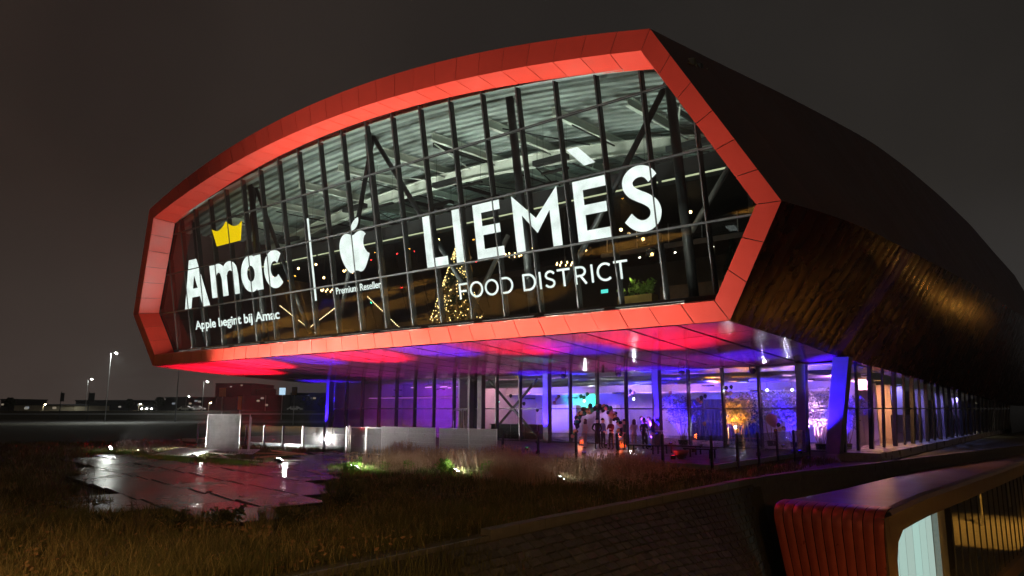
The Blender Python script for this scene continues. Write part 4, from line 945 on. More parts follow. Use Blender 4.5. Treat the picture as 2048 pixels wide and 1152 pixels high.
flood(fl(25.2, 20.6), W(26, 27, 8.0), 'floodlight in the bright grass at the right edge of the slabs', 15000, grass_fill=110)
flood(fl(20.6, 22.0), W(18, 27, 8), 'floodlight among the dry weeds before the balustrade', 12500, 92, grass_fill=120)
flood(fl(15.4, 22.0), W(11.5, 26.5, 8.5), 'added floodlight near the terrace corner to brighten the right frame', 3400, grass_fill=4)  # added floodlight, lifts the dark right side of the frame
flood(fl(31.8, 21.3), W(32, 27, 8.0), 'floodlight behind the loose boards', 15000)
# coloured uplights on the terrace
def uplight(s, p, z, col, watts, label, tgt=None, cone=80, lens=10):
    M = atb(s, p, z); r = empty('uplight', M, label=label, cat='uplight', group='coloured uplights')
    MB().lathe([(.001, 0), (.11, 0), (.12, .16), (.10, .17)], 12).obj('housing', M_black, r, M)
    MB().lathe([(.10, .165), (.001, .168)], 12).obj('lens', emit('uplens_%.2f_%.2f_%.2f' % col, col, lens), r, M)
    lamp('lamp', 'SPOT', col, watts, aim(W(s, p, z+.2), W(*tgt) if tgt else W(s, p, 5)), r, .08, cone, .7)
BL_ = (.03, .008, 1.0); RD = (1.0, .02, .05)
UPS = [(55.2, 40.4, BL_, 1500, 'blue uplight at the foot of the far left column', (54.8, 41.2, 4.5), 70), (30.2, 40.3, BL_, 1300, 'blue uplight at the foot of the column by the bar counter', (30.2, 41.3, 4.5), 70),
       (21.7, 40.3, BL_, 1300, 'blue uplight at the foot of the column by the balloon arch', (21.7, 41.3, 4.5), 70), (12.6, 39.7, BL_, 1700, 'blue uplight at the foot of the leaning corner column', (11.0, 41.1, 3.6), 52),
       (46.5, 30.6, RD, 3800, 'red uplight behind the left glass screens', (47, 28.6, 5.5), 75), (40.3, 30.2, BL_, 1300, 'blue uplight behind the frosted screens', (40.5, 29, 5.5), 60), (35.0, 30.6, RD, 1800, 'red uplight behind the site gate', (35, 28.5, 5.5), 80),
       (29.0, 30.2, BL_, 1400, 'blue uplight behind the mesh fence panels', (28.5, 28.8, 5.5), 60), (23.2, 31.0, RD, 1500, 'red uplight behind the left post of the balustrade', (23.5, 29.3, 5.5), 70), (20.6, 31.4, BL_, 1500, 'blue uplight on the terrace beside the white glare', (20.6, 31, 5.5), 60),
       (15.8, 31.6, RD, 1900, 'red uplight inside the terrace corner', (15.4, 30, 5.5), 80), (13.6, 36.5, BL_, 1500, 'blue uplight along the right side of the terrace', (14.0, 37, 5.5), 55), (52.0, 32, RD, 3800, 'red uplight in the left part of the terrace', (52.5, 31, 5.5), 85), (56.2, 31, RD, 1800, 'red uplight at the far left end of the terrace', (56, 30.5, 5.5), 85),
       (17.5, 37.5, (.55, .12, 1), 420, 'added violet uplight tinting the soffit behind the low dark table', (17.5, 38, 5), 90), (24.5, 39.8, (.9, .3, .8), 320, 'rose uplight at the doorway under the balloon arch', (24.5, 38.5, 5), 90), (33.5, 38.5, (.8, .15, .9), 300, 'magenta uplight on the terrace before the cross brace', (33.5, 37, 5), 90), (44, 38.5, (.75, .1, .8), 260, 'magenta uplight on the terrace before the dark shop', (44, 36.5, 5), 90),  # violet one is added, stands in for room light mirrored by the soffit
       (25.6, 33.2, (.02, 1, .25), 420, 'green uplight on the terrace before the balloon arch', (25.5, 34, 5.5), 40)]
for s, p, c, w, lb, tg_, cn in UPS: uplight(s, p, 0, c, w*(15 if p > 39.5 and c[2] > .9 else 6 if .1 < c[0] < .95 else 14 if s > 25 else 9), lb, tg_, cn)
# black moving-head spots under the soffit edge
MHL = ['black globe spotlight left of the cross brace', 'black globe spotlight right of the bar column', 'black globe spotlight above the balloon arch', 'black globe spotlight above the blue lit tree', 'black globe spotlight above the orange lit tree']
for (s, z), lb in zip(((36.6, 4.78), (28.4, 4.82), (24.1, 4.80), (19.7, 4.78), (15.3, 4.74)), MHL):
    M = atb(s, 40.9, z); r = empty('spotlight', M, label=lb, cat='spotlight', group='black globe spotlights')
    MB().lathe([(.001, -.48), (.10, -.46), (.17, -.36), (.17, -.26), (.10, -.17), (.001, -.15)], 14).obj('head', M_black, r, M, smooth=True)
    MB().box(-.19, -.175, -.04, .04, -.35, -.04).box(.175, .19, -.04, .04, -.35, -.04).box(-.19, .19, -.05, .05, -.04, 0).obj('yoke', M_black, r, M)
# ================================================================ PEOPLE
def make_person(M, label, shirt, trousers, hair, skin, h=1.72, arms=0, female=False, facing=0):
    bm = bmesh.new(); k = h/1.75
    J = {}
    def v(n, x, y, z): J[n] = bm.verts.new((x*k, y*k, z*k))
    v('pelvis', 0, 0, .95); v('waist', 0, -.01, 1.10); v('chest', 0, 0, 1.32); v('neck', 0, -.01, 1.48); v('head0', 0, .01, 1.56); v('head', 0, .02, 1.66); v('crown', 0, .01, 1.735)
    for sd, a in ((-1, 'l'), (1, 'r')):
        sp = .10 if not female else .085
        v(a+'hip', sd*.09, 0, .90); v(a+'knee', sd*(sp+.02), .03, .50); v(a+'ankle', sd*(sp+.03), -.01, .09); v(a+'toe', sd*(sp+.05), .14, .035)
        v(a+'sh', sd*.19, -.01, 1.41)
        if arms == 0: v(a+'el', sd*.25, -.03, 1.13); v(a+'wr', sd*.25, .06, .89); v(a+'ha', sd*.24, .09, .79)
        elif arms == 1: v(a+'el', sd*.29, -.08, 1.15); v(a+'wr', sd*.16, .05, 1.00); v(a+'ha', sd*.10, .08, .99)
        else: v(a+'el', sd*.24, .05, 1.15); v(a+'wr', sd*.14, .25, 1.17); v(a+'ha', sd*.12, .33, 1.20)
    E_ = [('pelvis','waist'),('waist','chest'),('chest','neck'),('neck','head0'),('head0','head'),('head','crown')]
    for a in 'lr': E_ += [('pelvis',a+'hip'),(a+'hip',a+'knee'),(a+'knee',a+'ankle'),(a+'ankle',a+'toe'),('chest',a+'sh'),(a+'sh',a+'el'),(a+'el',a+'wr'),(a+'wr',a+'ha')]
    for a, b in E_: bm.edges.new((J[a], J[b]))
    me = bpy.data.meshes.new('person'); bm.verts.index_update(); idx = {n: x.index for n, x in J.items()}; bm.to_mesh(me); bm.free()
    tmp = bpy.data.objects.new('person', me); scene.collection.objects.link(tmp)
    md = tmp.modifiers.new('skin', 'SKIN'); tmp.modifiers.new('sub', 'SUBSURF').levels = 1
    rad = dict(pelvis=(.15,.11), waist=(.135,.10), chest=(.17,.115), neck=(.055,.055), head0=(.07,.08), head=(.078,.098), crown=(.05,.06))
    for a in 'lr': rad.update({a+'hip':(.09,.09), a+'knee':(.062,.062), a+'ankle':(.042,.045), a+'toe':(.04,.03), a+'sh':(.06,.06), a+'el':(.043,.043), a+'wr':(.03,.03), a+'ha':(.035,.022)})
    for n, i in idx.items():
        sv = me.skin_vertices[0].data[i]; r_ = rad[n]; sv.radius = (r_[0]*k, r_[1]*k); sv.use_root = (n == 'pelvis')
    bpy.context.view_layer.update(); dg = bpy.context.evaluated_depsgraph_get()
    out = bpy.data.meshes.new_from_object(tmp.evaluated_get(dg)); bpy.data.objects.remove(tmp)
    out.materials.clear()
    for m in (skin, shirt, trousers, M_black): out.materials.append(m)
    for p in out.polygons:
        c = p.center/k
        p.material_index = 3 if c.z < .10 else 2 if c.z < .97 and abs(c.x) < .21 else 1 if (c.z < 1.47 and (c.z > 1.0 if arms != 1 else c.z > .97) and not (arms == 2 and c.y > .2)) else 0
        p.use_smooth = True
    o = inst('person', out, None, M); tag(o, label, 'person', 'people at the party')
    # hair and a face
    hb = MB(); prof = [(.001, .112), (.055, .095), (.088, .05), (.094, 0), (.085, -.03)] if not female else [(.001, .115), (.06, .098), (.095, .05), (.102, -.02), (.105, -.14), (.09, -.22)]
    hb.lathe([(r_*k, z*k) for r_, z in prof], 14, (0, -.016*k, 1.66*k)); inst('hair', hb.mesh('hair', hair, True), o, M)
    fb = MB()
    for sd in (-1, 1): fb.lathe([(.001, -.009*k), (.010*k, 0), (.001, .009*k)], 6, (sd*.032*k, .112*k, 1.655*k))
    fb.box(-.022*k, .022*k, .108*k, .113*k, 1.60*k, 1.606*k); inst('eyes_and_mouth', fb.mesh('eyes', M_black), o, M)
    fn = MB(); fn.add([(-.012*k, .112*k, 1.625*k), (.012*k, .112*k, 1.625*k), (0, .14*k, 1.628*k), (0, .112*k, 1.665*k)], [(0,1,2),(1,3,2),(3,0,2)]); inst('nose', fn.mesh('nose', skin), o, M)
    return o
sk1 = mat('skin_light', (.55, .33, .25), .55, 0, .05); sk2 = mat('skin_dark', (.20, .10, .065), .5, 0, .05)
def cl(n, c): return mat(n, c, .8, 0, .15, 6)
h_dk, h_gr, h_br = cl('hair_black', (.015, .012, .01)), cl('hair_grey', (.35, .33, .32)), cl('hair_brown', (.09, .05, .03))
PP = [(25.95, 36.6, R(150), 'person in a pale beige jacket at the left of the standing group', cl('beige_jacket', (.55, .42, .36)), cl('beige_trousers', (.45, .34, .30)), h_br, sk1, 1.72, 0, True),
      (25.35, 37.6, R(-20), 'person in a blue shirt half hidden behind the black-clad guest', cl('blue_shirt', (.08, .10, .28)), cl('dark_trousers', (.03, .03, .035)), h_dk, sk1, 1.76, 0, False),
      (24.98, 36.4, R(10), 'person in black with hands on hips in the middle of the group', cl('black_shirt', (.015, .016, .018)), cl('black_trousers', (.02, .02, .022)), h_dk, sk1, 1.80, 1, False),
      (24.30, 36.8, R(170), 'person in a dark red top facing the group', cl('dark_red_top', (.22, .02, .035)), cl('dark_trousers', (.03, .03, .035)), h_gr, sk1, 1.74, 2, False),
      (23.55, 37.0, R(120), 'person in dark green at the right of the group', cl('dark_green_top', (.03, .07, .05)), cl('black_trousers', (.02, .02, .022)), h_dk, sk1, 1.73, 0, False),
      (21.2, 37.6, R(60), 'person in light clothes holding a glass near the high table', cl('cream_top', (.5, .42, .36)), cl('cream_trousers', (.42, .36, .32)), h_br, sk1, 1.70, 2, True),
      (20.75, 38.0, R(-10), 'person in a black suit beside the high table', cl('suit', (.02, .02, .025)), cl('suit', (.02, .02, .025)), h_dk, sk2, 1.78, 0, False),
      (20.1, 37.8, R(100), 'person with long dark hair and a blue jacket at the high table', cl('navy_jacket', (.03, .04, .12)), cl('light_skirt', (.5, .42, .44)), h_dk, sk1, 1.71, 2, True)]
for i_, (s, p, rz, lb, sh, tr_, hr, sk, hh, ar, fm) in enumerate(PP):
    s -= 2.05 if i_ < 5 else 0
    make_person(atb(s, p, 0.0, rz), lb, sh, tr_, hr, sk, hh, ar, fm)
# ================================================================ TABLES AND BENCHES ON THE TERRACE
def high_table(s, p, label):
    M = atb(s, p, 0); r = empty('high_table', M, label=label, cat='table', group='party tables')
    MB().lathe([(.001, 1.08), (.35, 1.08), (.35, 1.11), (.001, 1.11)], 20).obj('table_top', M_white, r, M); MB().tube((0, 0, .02), (0, 0, 1.08), .03, n=8).obj('stem', M_steel, r, M); MB().lathe([(.001, 0), (.26, 0), (.26, .02), (.03, .03)], 16).obj('foot', M_steel, r, M)
high_table(19.35, 37.4, 'white round high table beside the standing guests')
def low_table(s, p, w, label, m=None):
    M = atb(s, p, 0); r = empty('low_table', M, label=label, cat='table', group='party tables')
    MB().box(-w/2, w/2, -.35, .35, .40, .45).obj('table_top', m or M_dark, r, M)
    for x in (-w/2+.08, w/2-.08):
        for y in (-.28, .28): MB().box(x-.03, x+.03, y-.03, y+.03, 0, .398).obj('leg', M_dark, r, M)
low_table(17.2, 35.6, 1.8, 'low dark table behind the second balustrade pane'); low_table(19.0, 34.6, 1.6, 'low dark table in front of the standing guests'); low_table(18.2, 47.0, 2.0, 'low table with a red edge before the curtain', mat('red_edge', (.5, .12, .15), .5))
low_table(15.2, 33.2, 1.4, 'low dark bench near the terrace corner')
bw = empty('fire_bowl', atb(15.6, 32.0), label='round copper bowl on the terrace near the corner', cat='bowl')
MB().lathe([(.12, 0), (.30, .18), (.40, .40), (.36, .40), (.25, .2), (.001, .1)], 18).obj('bowl', mat('copper', (.45, .2, .12), .35, .8), bw, atb(15.6, 32.0), smooth=True)
for i in range(4):
    ob = MB().lathe([(.001, 0), (.03, 0), (.008, .02), (.008, .09), (.035, .13), (.032, .20)], 10).obj('drinking_glass', M_bal, None, atb(16.7+.3*i, 35.5, .45)); tag(ob, '%s glass from the right on the low dark table' % side[i], 'glass', 'glasses on the low table')
es = empty('easel', atb(17.9, 46.2), label='small pale easel standing before the orange lit tree', cat='easel')
for a, b in (((-.28, 0, 0), (0, .1, 1.75)), ((.28, 0, 0), (0, .1, 1.75)), ((0, .5, 0), (0, .1, 1.75))): MB().beam(a, b, .04, .03).obj('leg', M_board, es, WM[es])
# ================================================================ BALLOONS
M_bk = mat('balloon_black', (.02, .02, .022), .2); M_gold = mat('balloon_gold', (.75, .48, .16), .25, .7); M_rose = mat('balloon_rose', (.8, .36, .30), .3, .3); M_gb = mat('balloon_green', (.02, .22, .10), .25); M_cream = mat('balloon_cream', (.8, .68, .45), .3)
BPROF = [(.001, -.155), (.018, -.15), (.05, -.125), (.10, -.06), (.125, .01), (.12, .07), (.085, .125), (.04, .148), (.001, .155)]
BM = {m.name: MB().lathe(BPROF, 12).mesh('balloon', m, True) for m in (M_bk, M_gold, M_rose, M_gb, M_cream)}
def cluster(s, p, z, spec, label, string=True, sc=1.0):
    """spec: (ds, dp, dz, material)"""
    r = empty('balloon_cluster', atb(s, p, z), label=label, cat='balloons', group='balloon clusters')
    for a, b, c, m in spec:
        inst('balloon', BM[m.name], r, atb(s+a, p+b, z+c) @ Matrix.Rotation(random.uniform(-.5, .5), 4, 'X') @ Matrix.Rotation(random.uniform(-.5, .5), 4, 'Y') @ Matrix.Scale(sc*random.uniform(.9, 1.12), 4))
    if string:
        a, b, c, m = spec[0]; M = atb(s+a, p+b, z+c); MB().tube((0, 0, -.15), (0, 0, -(z+c)), .004, n=4).obj('string', M_white, r, M)
cluster(18.2, 44.0, 3.60, [(0, 0, 0, M_bk), (-.28, .1, .05, M_bk), (.05, 0, -.30, M_rose), (-.2, .05, -.33, M_cream)], 'cluster of two black and two pale balloons high before the curtain')
cluster(20.1, 44.5, 3.0, [(0, 0, 0, M_bk), (.25, 0, -.12, M_rose), (.1, .1, -.28, M_gold), (-.25, 0, .1, M_bk)], 'black and rose balloon cluster right of the blue lit tree')
cluster(28.9, 44.6, 3.35, [(0, 0, 0, M_gb), (.35, .1, -.25, M_gb), (.55, 0, -.15, M_gb)], 'green balloons beside the green light')
cluster(25.3, 44.5, 3.5, [(0, 0, 0, M_bk), (-.25, 0, -.1, M_rose), (.1, .1, -.25, M_gold)], 'black and rose balloons above the balloon arch')
cluster(22.3, 44.5, 3.35, [(0, 0, 0, M_rose), (.05, 0, -.3, M_rose), (-.1, .1, -.5, M_bk)], 'rose balloons left of the blue column')
cluster(23.7, 45.5, 3.4, [(0, 0, 0, M_bk), (.3, .1, .0, M_cream), (.15, 0, -.3, M_bk), (-.2, 0, -.3, M_cream)], 'black and cream balloons right of the balloon arch')
cluster(34.6, 44.5, 2.7, [(0, 0, 0, M_bk), (.3, 0, -.4, M_bk)], 'black balloons left of the cross brace'); cluster(31.6, 44.5, 3.0, [(0, 0, 0, M_rose), (-.15, .1, .2, M_gold), (.15, 0, -.25, M_rose)], 'rose and gold balloons beside the bar column')
cluster(33.4, 44.6, 2.2, [(0, 0, 0, M_bk)], 'single black balloon right of the cross brace centre'); cluster(36.0, 44.6, 3.3, [(0, 0, 0, M_bk)], 'single black balloon at the left end of the cross brace')
cluster(18.6, 46.0, 2.6, [(0, 0, 0, M_cream), (-.45, 0, .1, M_cream), (-.75, 0, .0, M_bk), (-1.0, 0, .25, M_cream), (-.3, 0, -.25, M_bk)], 'cream and black balloons in a row at the top of the curtain')
for i, (ds, zz) in enumerate(((20.3, 1.75), (18.9, 1.35), (18.1, 1.35))):
    n = 1 if i == 0 else 4
    cluster(ds, 45.2, zz, [(0, 0, .42*k-.4, M_cream if k % 3 else M_gold) for k in range(n)], ['single cream balloon left of the curtain centre', 'left column of cream balloons before the curtain', 'right column of cream balloons before the curtain'][i])
cluster(15.6, 44.4, 1.62, [(0, 0, 0, M_rose)], 'large orange globe balloon on a stand', True, 2.6)
cluster(15.1, 44.2, 1.1, [(0, 0, 0, M_cream), (.25, 0, -.1, M_bk), (-.2, .1, .05, M_gold), (.1, .1, .25, M_bk)], 'small balloon bunch under the large orange globe')
cluster(22.0, 41.0, .9, [(random.uniform(-.5, .5), random.uniform(-.3, .3), random.uniform(-.6, .9), random.choice((M_bk, M_rose, M_gold, M_bk))) for _ in range(14)], 'tall bunch of black and rose balloons beside the blue lit tree', False)
# balloon arch over the doorway
ar = empty('balloon_arch', atb(25.9, 41.2), label='balloon arch of black, gold and rose balloons over the doorway', cat='balloon arch')
for k in range(90):
    t = k/89; a = math.pi*t
    ds, z = -1.75*math.cos(a), .25 + 2.1*max(0, math.sin(a))**.55
    if .38 < t < .5 and k % 2: continue
    m = random.choice((M_bk, M_bk, M_rose, M_gold, M_gb)) if t > .35 or t < .12 else random.choice((M_bk, M_gb, M_gold, M_cream))
    inst('balloon', BM[m.name], ar, atb(25.9-ds, 41.2, 0) @ Matrix.Translation((random.uniform(-.16, .16), random.uniform(-.18, .18)-.1, z+random.uniform(-.18, .18))) @ Matrix.Rotation(random.uniform(-1.2, 1.2), 4, 'X') @ Matrix.Rotation(random.uniform(-1, 1), 4, 'Y') @ Matrix.Scale(random.uniform(.75, 1.25), 4))
ff = MB().tube((-1.75, .1, 0), (-1.75, .1, 1.6), .02, n=6).tube((1.75, .1, 0), (1.75, .1, 1.6), .02, n=6).obj('arch_frame', M_dark, ar, WM[ar])
# ================================================================ TREES UNDER THE CANOPY
M_bark = mat('pale_bark', (.34, .24, .18), .8, 0, .25, 12, bump=.4)
M_leaf = mat('glossy_leaf', (.22, .22, .20), .45, 0, .35, 9, transl=.3)
def leaf_quads(mb, c, n, rad, size, flat=.8, mi=0):
    for _ in range(n):
        d = Vector((random.gauss(0, 1), random.gauss(0, 1), random.gauss(0, 1)*flat)); d = d.normalized()*rad*random.random()**.45; p = Vector(c)+d
        u = Vector((random.gauss(0, 1), random.gauss(0, 1), random.gauss(0, 1))).normalized(); w = u.orthogonal().normalized(); s = size*random.uniform(.6, 1.3)
        mb.add([p-u*s, p+w*s*.38, p+u*s, p-w*s*.38], [(0, 1, 2, 3)], mi)
def party_tree(s, p, h, label, leafs=950, spread=1.25):
    M = atb(s, p, 0, random.uniform(0, 6)); r = empty('indoor_tree', M, label=label, cat='tree', group='trees round the terrace room')
    tr = MB(); cr_ = MB()
    for k in range(6):
        a = k*1.05+random.uniform(-.3, .3); b = Vector((.10*math.cos(a), .10*math.sin(a), .15)); q = b
        tip = Vector((spread*.55*math.cos(a), spread*.55*math.sin(a), h*random.uniform(.62, .8)))
        for i in range(4):
            t = (i+1)/4; nx = b.lerp(tip, t)+Vector((random.uniform(-.06, .06), random.uniform(-.06, .06), 0)); tr.tube(q, nx, .034*(1.1-t*.75), .034*(.95-t*.75), n=6, cap=False); q = nx
            if i >= 1:
                for _ in range(3):
                    tw = nx + Vector((random.gauss(0, .28)*spread, random.gauss(0, .28)*spread, random.uniform(.15, .55))); tr.tube(nx, tw, .010, .004, n=4, cap=False)
                    leaf_quads(cr_, tw, leafs//60, .30*spread, .11)
        leaf_quads(cr_, tip+Vector((0, 0, .1)), leafs//14, .45*spread, .11)
    tr.obj('trunk', M_bark, r, M); cr_.obj('crown', M_leaf, r, M)
    MB().lathe([(.001, 0), (.28, 0), (.33, .34), (.29, .34), (.28, .3), (.001, .3)], 16).obj('planter', M_dark, r, M)
TR = [(21.2, 43.9, 3.5, 'tree washed in deep blue light left of the curtain', BL_, 900), (17.65, 44.4, 3.4, 'tree lit orange in front of the curtain', (1, .30, .02), 900), (14.6, 45.4, 3.3, 'smaller tree lit blue between two posts at the right', BL_, 700), (12.7, 43.9, 3.6, 'tree lit pink and violet beside the leaning corner column', (.9, .40, 1), 420), (16.4, 46.5, 3.9, 'unlit dark tree behind the orange lit one', None, 0), (11.7, 45.2, 3.5, 'tree lit blue behind the leaning corner column', BL_, 600)]
for s, p, h_, lb, c, w in TR:
    party_tree(s, p, h_, lb)
    if c: uplight(s+.5, p-.75, 0.03, c, w*13 if c[2] > .9 else w*7, 'uplight at the foot of the ' + lb.replace(' washed in', ' in'), (s, p, 2.6), 75, 6)
# heaters: warm flame lamps near the arch
M_flame = emit('flame', (1.0, .10, .015), 3.0)
for s, p, lb in ((26.2, 39.8, 'cluster of glowing red lanterns left of the guests'), (21.75, 37.2, 'glowing orange lantern right of the standing group')):
    M = atb(s, p, 0); r = empty('fire_lantern', M, label=lb, cat='lantern', group='glowing lanterns')
    MB().box(-.2, .2, -.12, .12, 0, .04).box(-.2, .2, -.12, .12, .5, .53).box(-.2, -.18, -.12, -.10, .04, .5).box(.18, .2, -.12, -.10, .04, .5).obj('lantern_frame', M_dark, r, M)
    for k in range(5): MB().lathe([(.001, 0), (.035, .04), (.045, .11), (.02, .2), (.001, .3)], 8, (-.14+.07*k, random.uniform(-.05, .05), .05+.08*random.random())).obj('flame', M_flame, r, M, smooth=True)
    lamp('lamp', 'POINT', (1, .16, .03), 45, M @ Matrix.Translation((0, -.3, .5)), r, .15)
# christmas tree and planting in the upper hall
xs_s, xs_p = 30.6, 32.6
ct_ = empty('christmas_tree', atb(xs_s, xs_p, 6.36), label='tall christmas tree full of warm lights behind the glass', cat='tree')
M = WM[ct_]; tr = MB().tube((0, 0, 0), (0, 0, 5.0), .10, .02, n=8).obj('trunk', M_bark, ct_, M); cr_ = MB(); lt = MB()
for i in range(4200):
    t = random.random()**.8; z = .5+5.6*t; rad = (1-t)*1.75+.10; a = random.uniform(0, 6.283); q = rad*random.random()**.4
    c = Vector((q*math.cos(a), q*math.sin(a), z)); u = Vector((math.cos(a), math.sin(a), -.35)).normalized(); w = u.cross(ZV).normalized()
    cr_.add([c-u*.16, c+w*.045, c+u*.16, c-w*.045], [(0, 1, 2, 3)])
for i in range(520):
    t = random.random()**.85; z = .4+5.7*t; rad = (1-t)*1.85+.10; a = random.uniform(0, 6.283); lt.lathe([(.001, -.036), (.036, 0), (.001, .036)], 5, (rad*math.cos(a), rad*math.sin(a), z))
cr_.obj('crown', mat('fir_needles', (.03, .06, .02), .7, 0, .3, 8), ct_, M); ob = lt.obj('fairy_lights', emit('tree_light', (1, .68, .25), 4.2), ct_, M); ob['kind'] = 'stuff'
lamp('lamp', 'POINT', (1, .6, .2), 70, M @ Matrix.Translation((0, -1.6, 2.4)), ct_, .8)
x2 = empty('christmas_tree', atb(13.2, 33.5, 6.36), label='dark unlit fir tree by the right slanting frame', cat='tree'); M = WM[x2]; MB().tube((0, 0, 0), (0, 0, 3.6), .08, .02, n=8).obj('trunk', M_bark, x2, M); cr_ = MB()
for i in range(1400):
    t = random.random()**.8; z = .4+3.7*t; rad = (1-t)*1.0+.06; a = random.uniform(0, 6.283); q = rad*random.random()**.4
    c = Vector((q*math.cos(a), q*math.sin(a), z)); u = Vector((math.cos(a), math.sin(a), -.35)).normalized(); w = u.cross(ZV).normalized(); cr_.add([c-u*.15, c+w*.05, c+u*.15, c-w*.05], [(0, 1, 2, 3)])
cr_.obj('crown', mat('fir_needles', (.03, .06, .02), .7), x2, M)
pb = empty('planter_box', atb(18.3, 33.2, 6.36), label='green leafy planting lit from within beside the lower capitals', cat='planter'); M = WM[pb]
MB().box(-1.0, 1.0, -.35, .35, 0, 1.75).obj('box', mat('ochre_box', (.34, .24, .06), .6), pb, M); cr_ = MB()
for i in range(22): leaf_quads(cr_, (random.uniform(-.9, .9), random.uniform(-.3, .3), 1.9+random.uniform(0, .55)), 16, .22, .13)
cr_.obj('foliage', mat('lime_leaf', (.14, .24, .04), .5, 0, .3, 8, transl=.3), pb, M); lamp('lamp', 'POINT', (1, .9, .5), 45, M @ Matrix.Translation((0, -.7, 2.7)), pb, .15)
ex = MB().box(-.22, .22, -.02, .02, 0, .2).obj('exit_sign', emit('exit_cyan', (.12, .85, .75), 1.3), None, atb(20.9, 34.2, 8.65)); tag(ex, 'small glowing cyan exit sign below the lower capitals', 'sign')
lm = atb(24.2, 39.2, 4.55); r_ = empty('ceiling_lamp', lm, label='added rose downlight that brightens the standing guests', cat='lamp', group='added lamps under the soffit')  # added lamp, put in to brighten the people below
MB().tube((0, 0, 0), (0, 0, .3), .09, n=10).obj('housing', M_black, r_, lm); lamp('lamp', 'SPOT', (1, .5, .6), 900, aim(W(24.2, 39.0, 4.5), W(22.8, 36.2, 0.8)), r_, .1, 70)
# small white party spots that face the viewer
M_pspot = emit('party_spot_lens', (.9, .97, 1), 25.0)
for s, p, z, lb in ((18.4, 45.6, 1.15, 'dazzling white party spot at the foot of the orange lit tree'), (25.9, 46, 3.0, 'white party spot above the balloon arch on the right'), (30.4, 46.5, 2.9, 'white party spot beside the green light'), (16.9, 47.5, 3.5, 'white party spot high behind the orange lit tree'), (15.3, 47.5, 3.5, 'white party spot high behind the smaller blue lit tree')):
    P = W(s, p, z); A = aim(P, (0, 0, 2.3)); r = empty('party_spot', A, label=lb, cat='spotlight', group='white party spots')
    MB().tube((0, 0, .02), (0, 0, .22), .075, n=10).obj('housing', M_black, r, A); MB().lathe([(.001, .008), (.07, .012)], 12).obj('lens', M_pspot, r, A); MB().tube((0, 0, .12), (0, .5, .2), .012, n=5).obj('bracket', M_black, r, A)
    lamp('lamp', 'SPOT', (.92, .97, 1), 110, A @ Matrix.Translation((0, 0, -.02)), r, .06, 120, .6)
# ================================================================ LOW RIBBED PAVILION, bottom right
M_rib = mat('dark_red_ribbed_metal', (.44, .09, .075), .34, .35, .12, 2, bump=.03, bscale=3, objvar=.08)
M_pav = mat('brown_pavilion_frame', (.16, .10, .065), .5, .3, .2, 2)
M_proof = mat('pavilion_roof', (.20, .12, .12), .42, .2, .2, .7)
pv = empty('ribbed_pavilion', atb(7.5, 30, -6.6), label='low pavilion with a ribbed dark red end below the building', cat='pavilion')
ZR = -.92; sL, sR, pE = 9.3, 5.75, 26.0
prof = [(27.2, ZR+.02), (26.7, ZR+.01), (26.35, ZR-.04), (26.1, ZR-.16), (25.97, ZR-.34), (25.93, ZR-.6), (26.0, ZR-1.2), (26.25, ZR-3.0), (26.7, LOW)]
def wall_s(t, z):       # the end wall narrows towards the ground
    k = (ZR - z)/2.9; return (sL-.34*k) + ((sR+.12*k)-(sL-.34*k))*t
NR = 11
for i in range(NR):
    t0, t1 = (i+.045)/NR, (i+.955)/NR; mb = MB(); vs = []
    for p, z in prof:
        for a in range(4):
            t = t0+(t1-t0)*a/3; b = .03*(1-(2*a/3-1)**2); vs.append((-wall_s(t, z), p-b, z+b*.3))
    mb.add(vs, [(r*4+a, r*4+a+1, (r+1)*4+a+1, (r+1)*4+a) for r in range(len(prof)-1) for a in range(3)])
    ob = mb.obj('rib_panel', M_rib, pv, BL, smooth=True); fix_normals(ob)
mb = MB(); vs = [(-wall_s(t, z), p+.035, z-.02) for p, z in prof for t in (0, 1)]
mb.add(vs, [(2*r, 2*r+1, 2*r+3, 2*r+2) for r in range(len(prof)-1)]); mb.obj('end_backing', M_gap, pv, BL)
RS = [(27.0, 9.15, 5.75), (32, 8.6, 5.70), (48, 7.7, 4.75), (60, 7.1, 4.1), (87, 6.2, 2.6), (110, 5.2, 1.2)]
mb = MB()
for (p0, a0, b0_), (p1, a1, b1_) in zip(RS, RS[1:]):
    mb.add([(-a0, p0, ZR), (-b0_-.22, p0, ZR), (-b1_-.22, p1, ZR), (-a1, p1, ZR)], [(0, 1, 2, 3)])
    mb.add([(-a0, p0, ZR), (-a1, p1, ZR), (-a1, p1, LOW), (-a0, p0, LOW)], [(0, 1, 2, 3)])
    mb.add([(-b0_-.22, p0, ZR), (-b0_-.05, p0, ZR-.06), (-b1_-.05, p1, ZR-.06), (-b1_-.22, p1, ZR)], [(0, 1, 2, 3)])
    mb.add([(-b0_-.05, p0, ZR-.06), (-b0_, p0, ZR-.22), (-b1_, p1, ZR-.22), (-b1_-.05, p1, ZR-.06)], [(0, 1, 2, 3)])
ob = mb.obj('roof', M_proof, pv, BL, smooth=False); fix_normals(ob)
def ps_(p): return interp([(a, c) for a, b, c in RS], p)[0]
mb = MB()
for k in range(30):
    p0, p1 = 26.55+2*k, 26.55+2*(k+1); a, b = ps_(p0), ps_(p1)
    mb.hexa([(-a, p0, ZR-.22), (-b, p1, ZR-.22), (-b, p1, ZR-.85), (-a, p0, ZR-.85)], [(-a-.25, p0, ZR-.22), (-b-.25, p1, ZR-.22), (-b-.25, p1, ZR-.85), (-a-.25, p0, ZR-.85)])
fix_normals(mb.obj('fascia', M_pav, pv, BL))
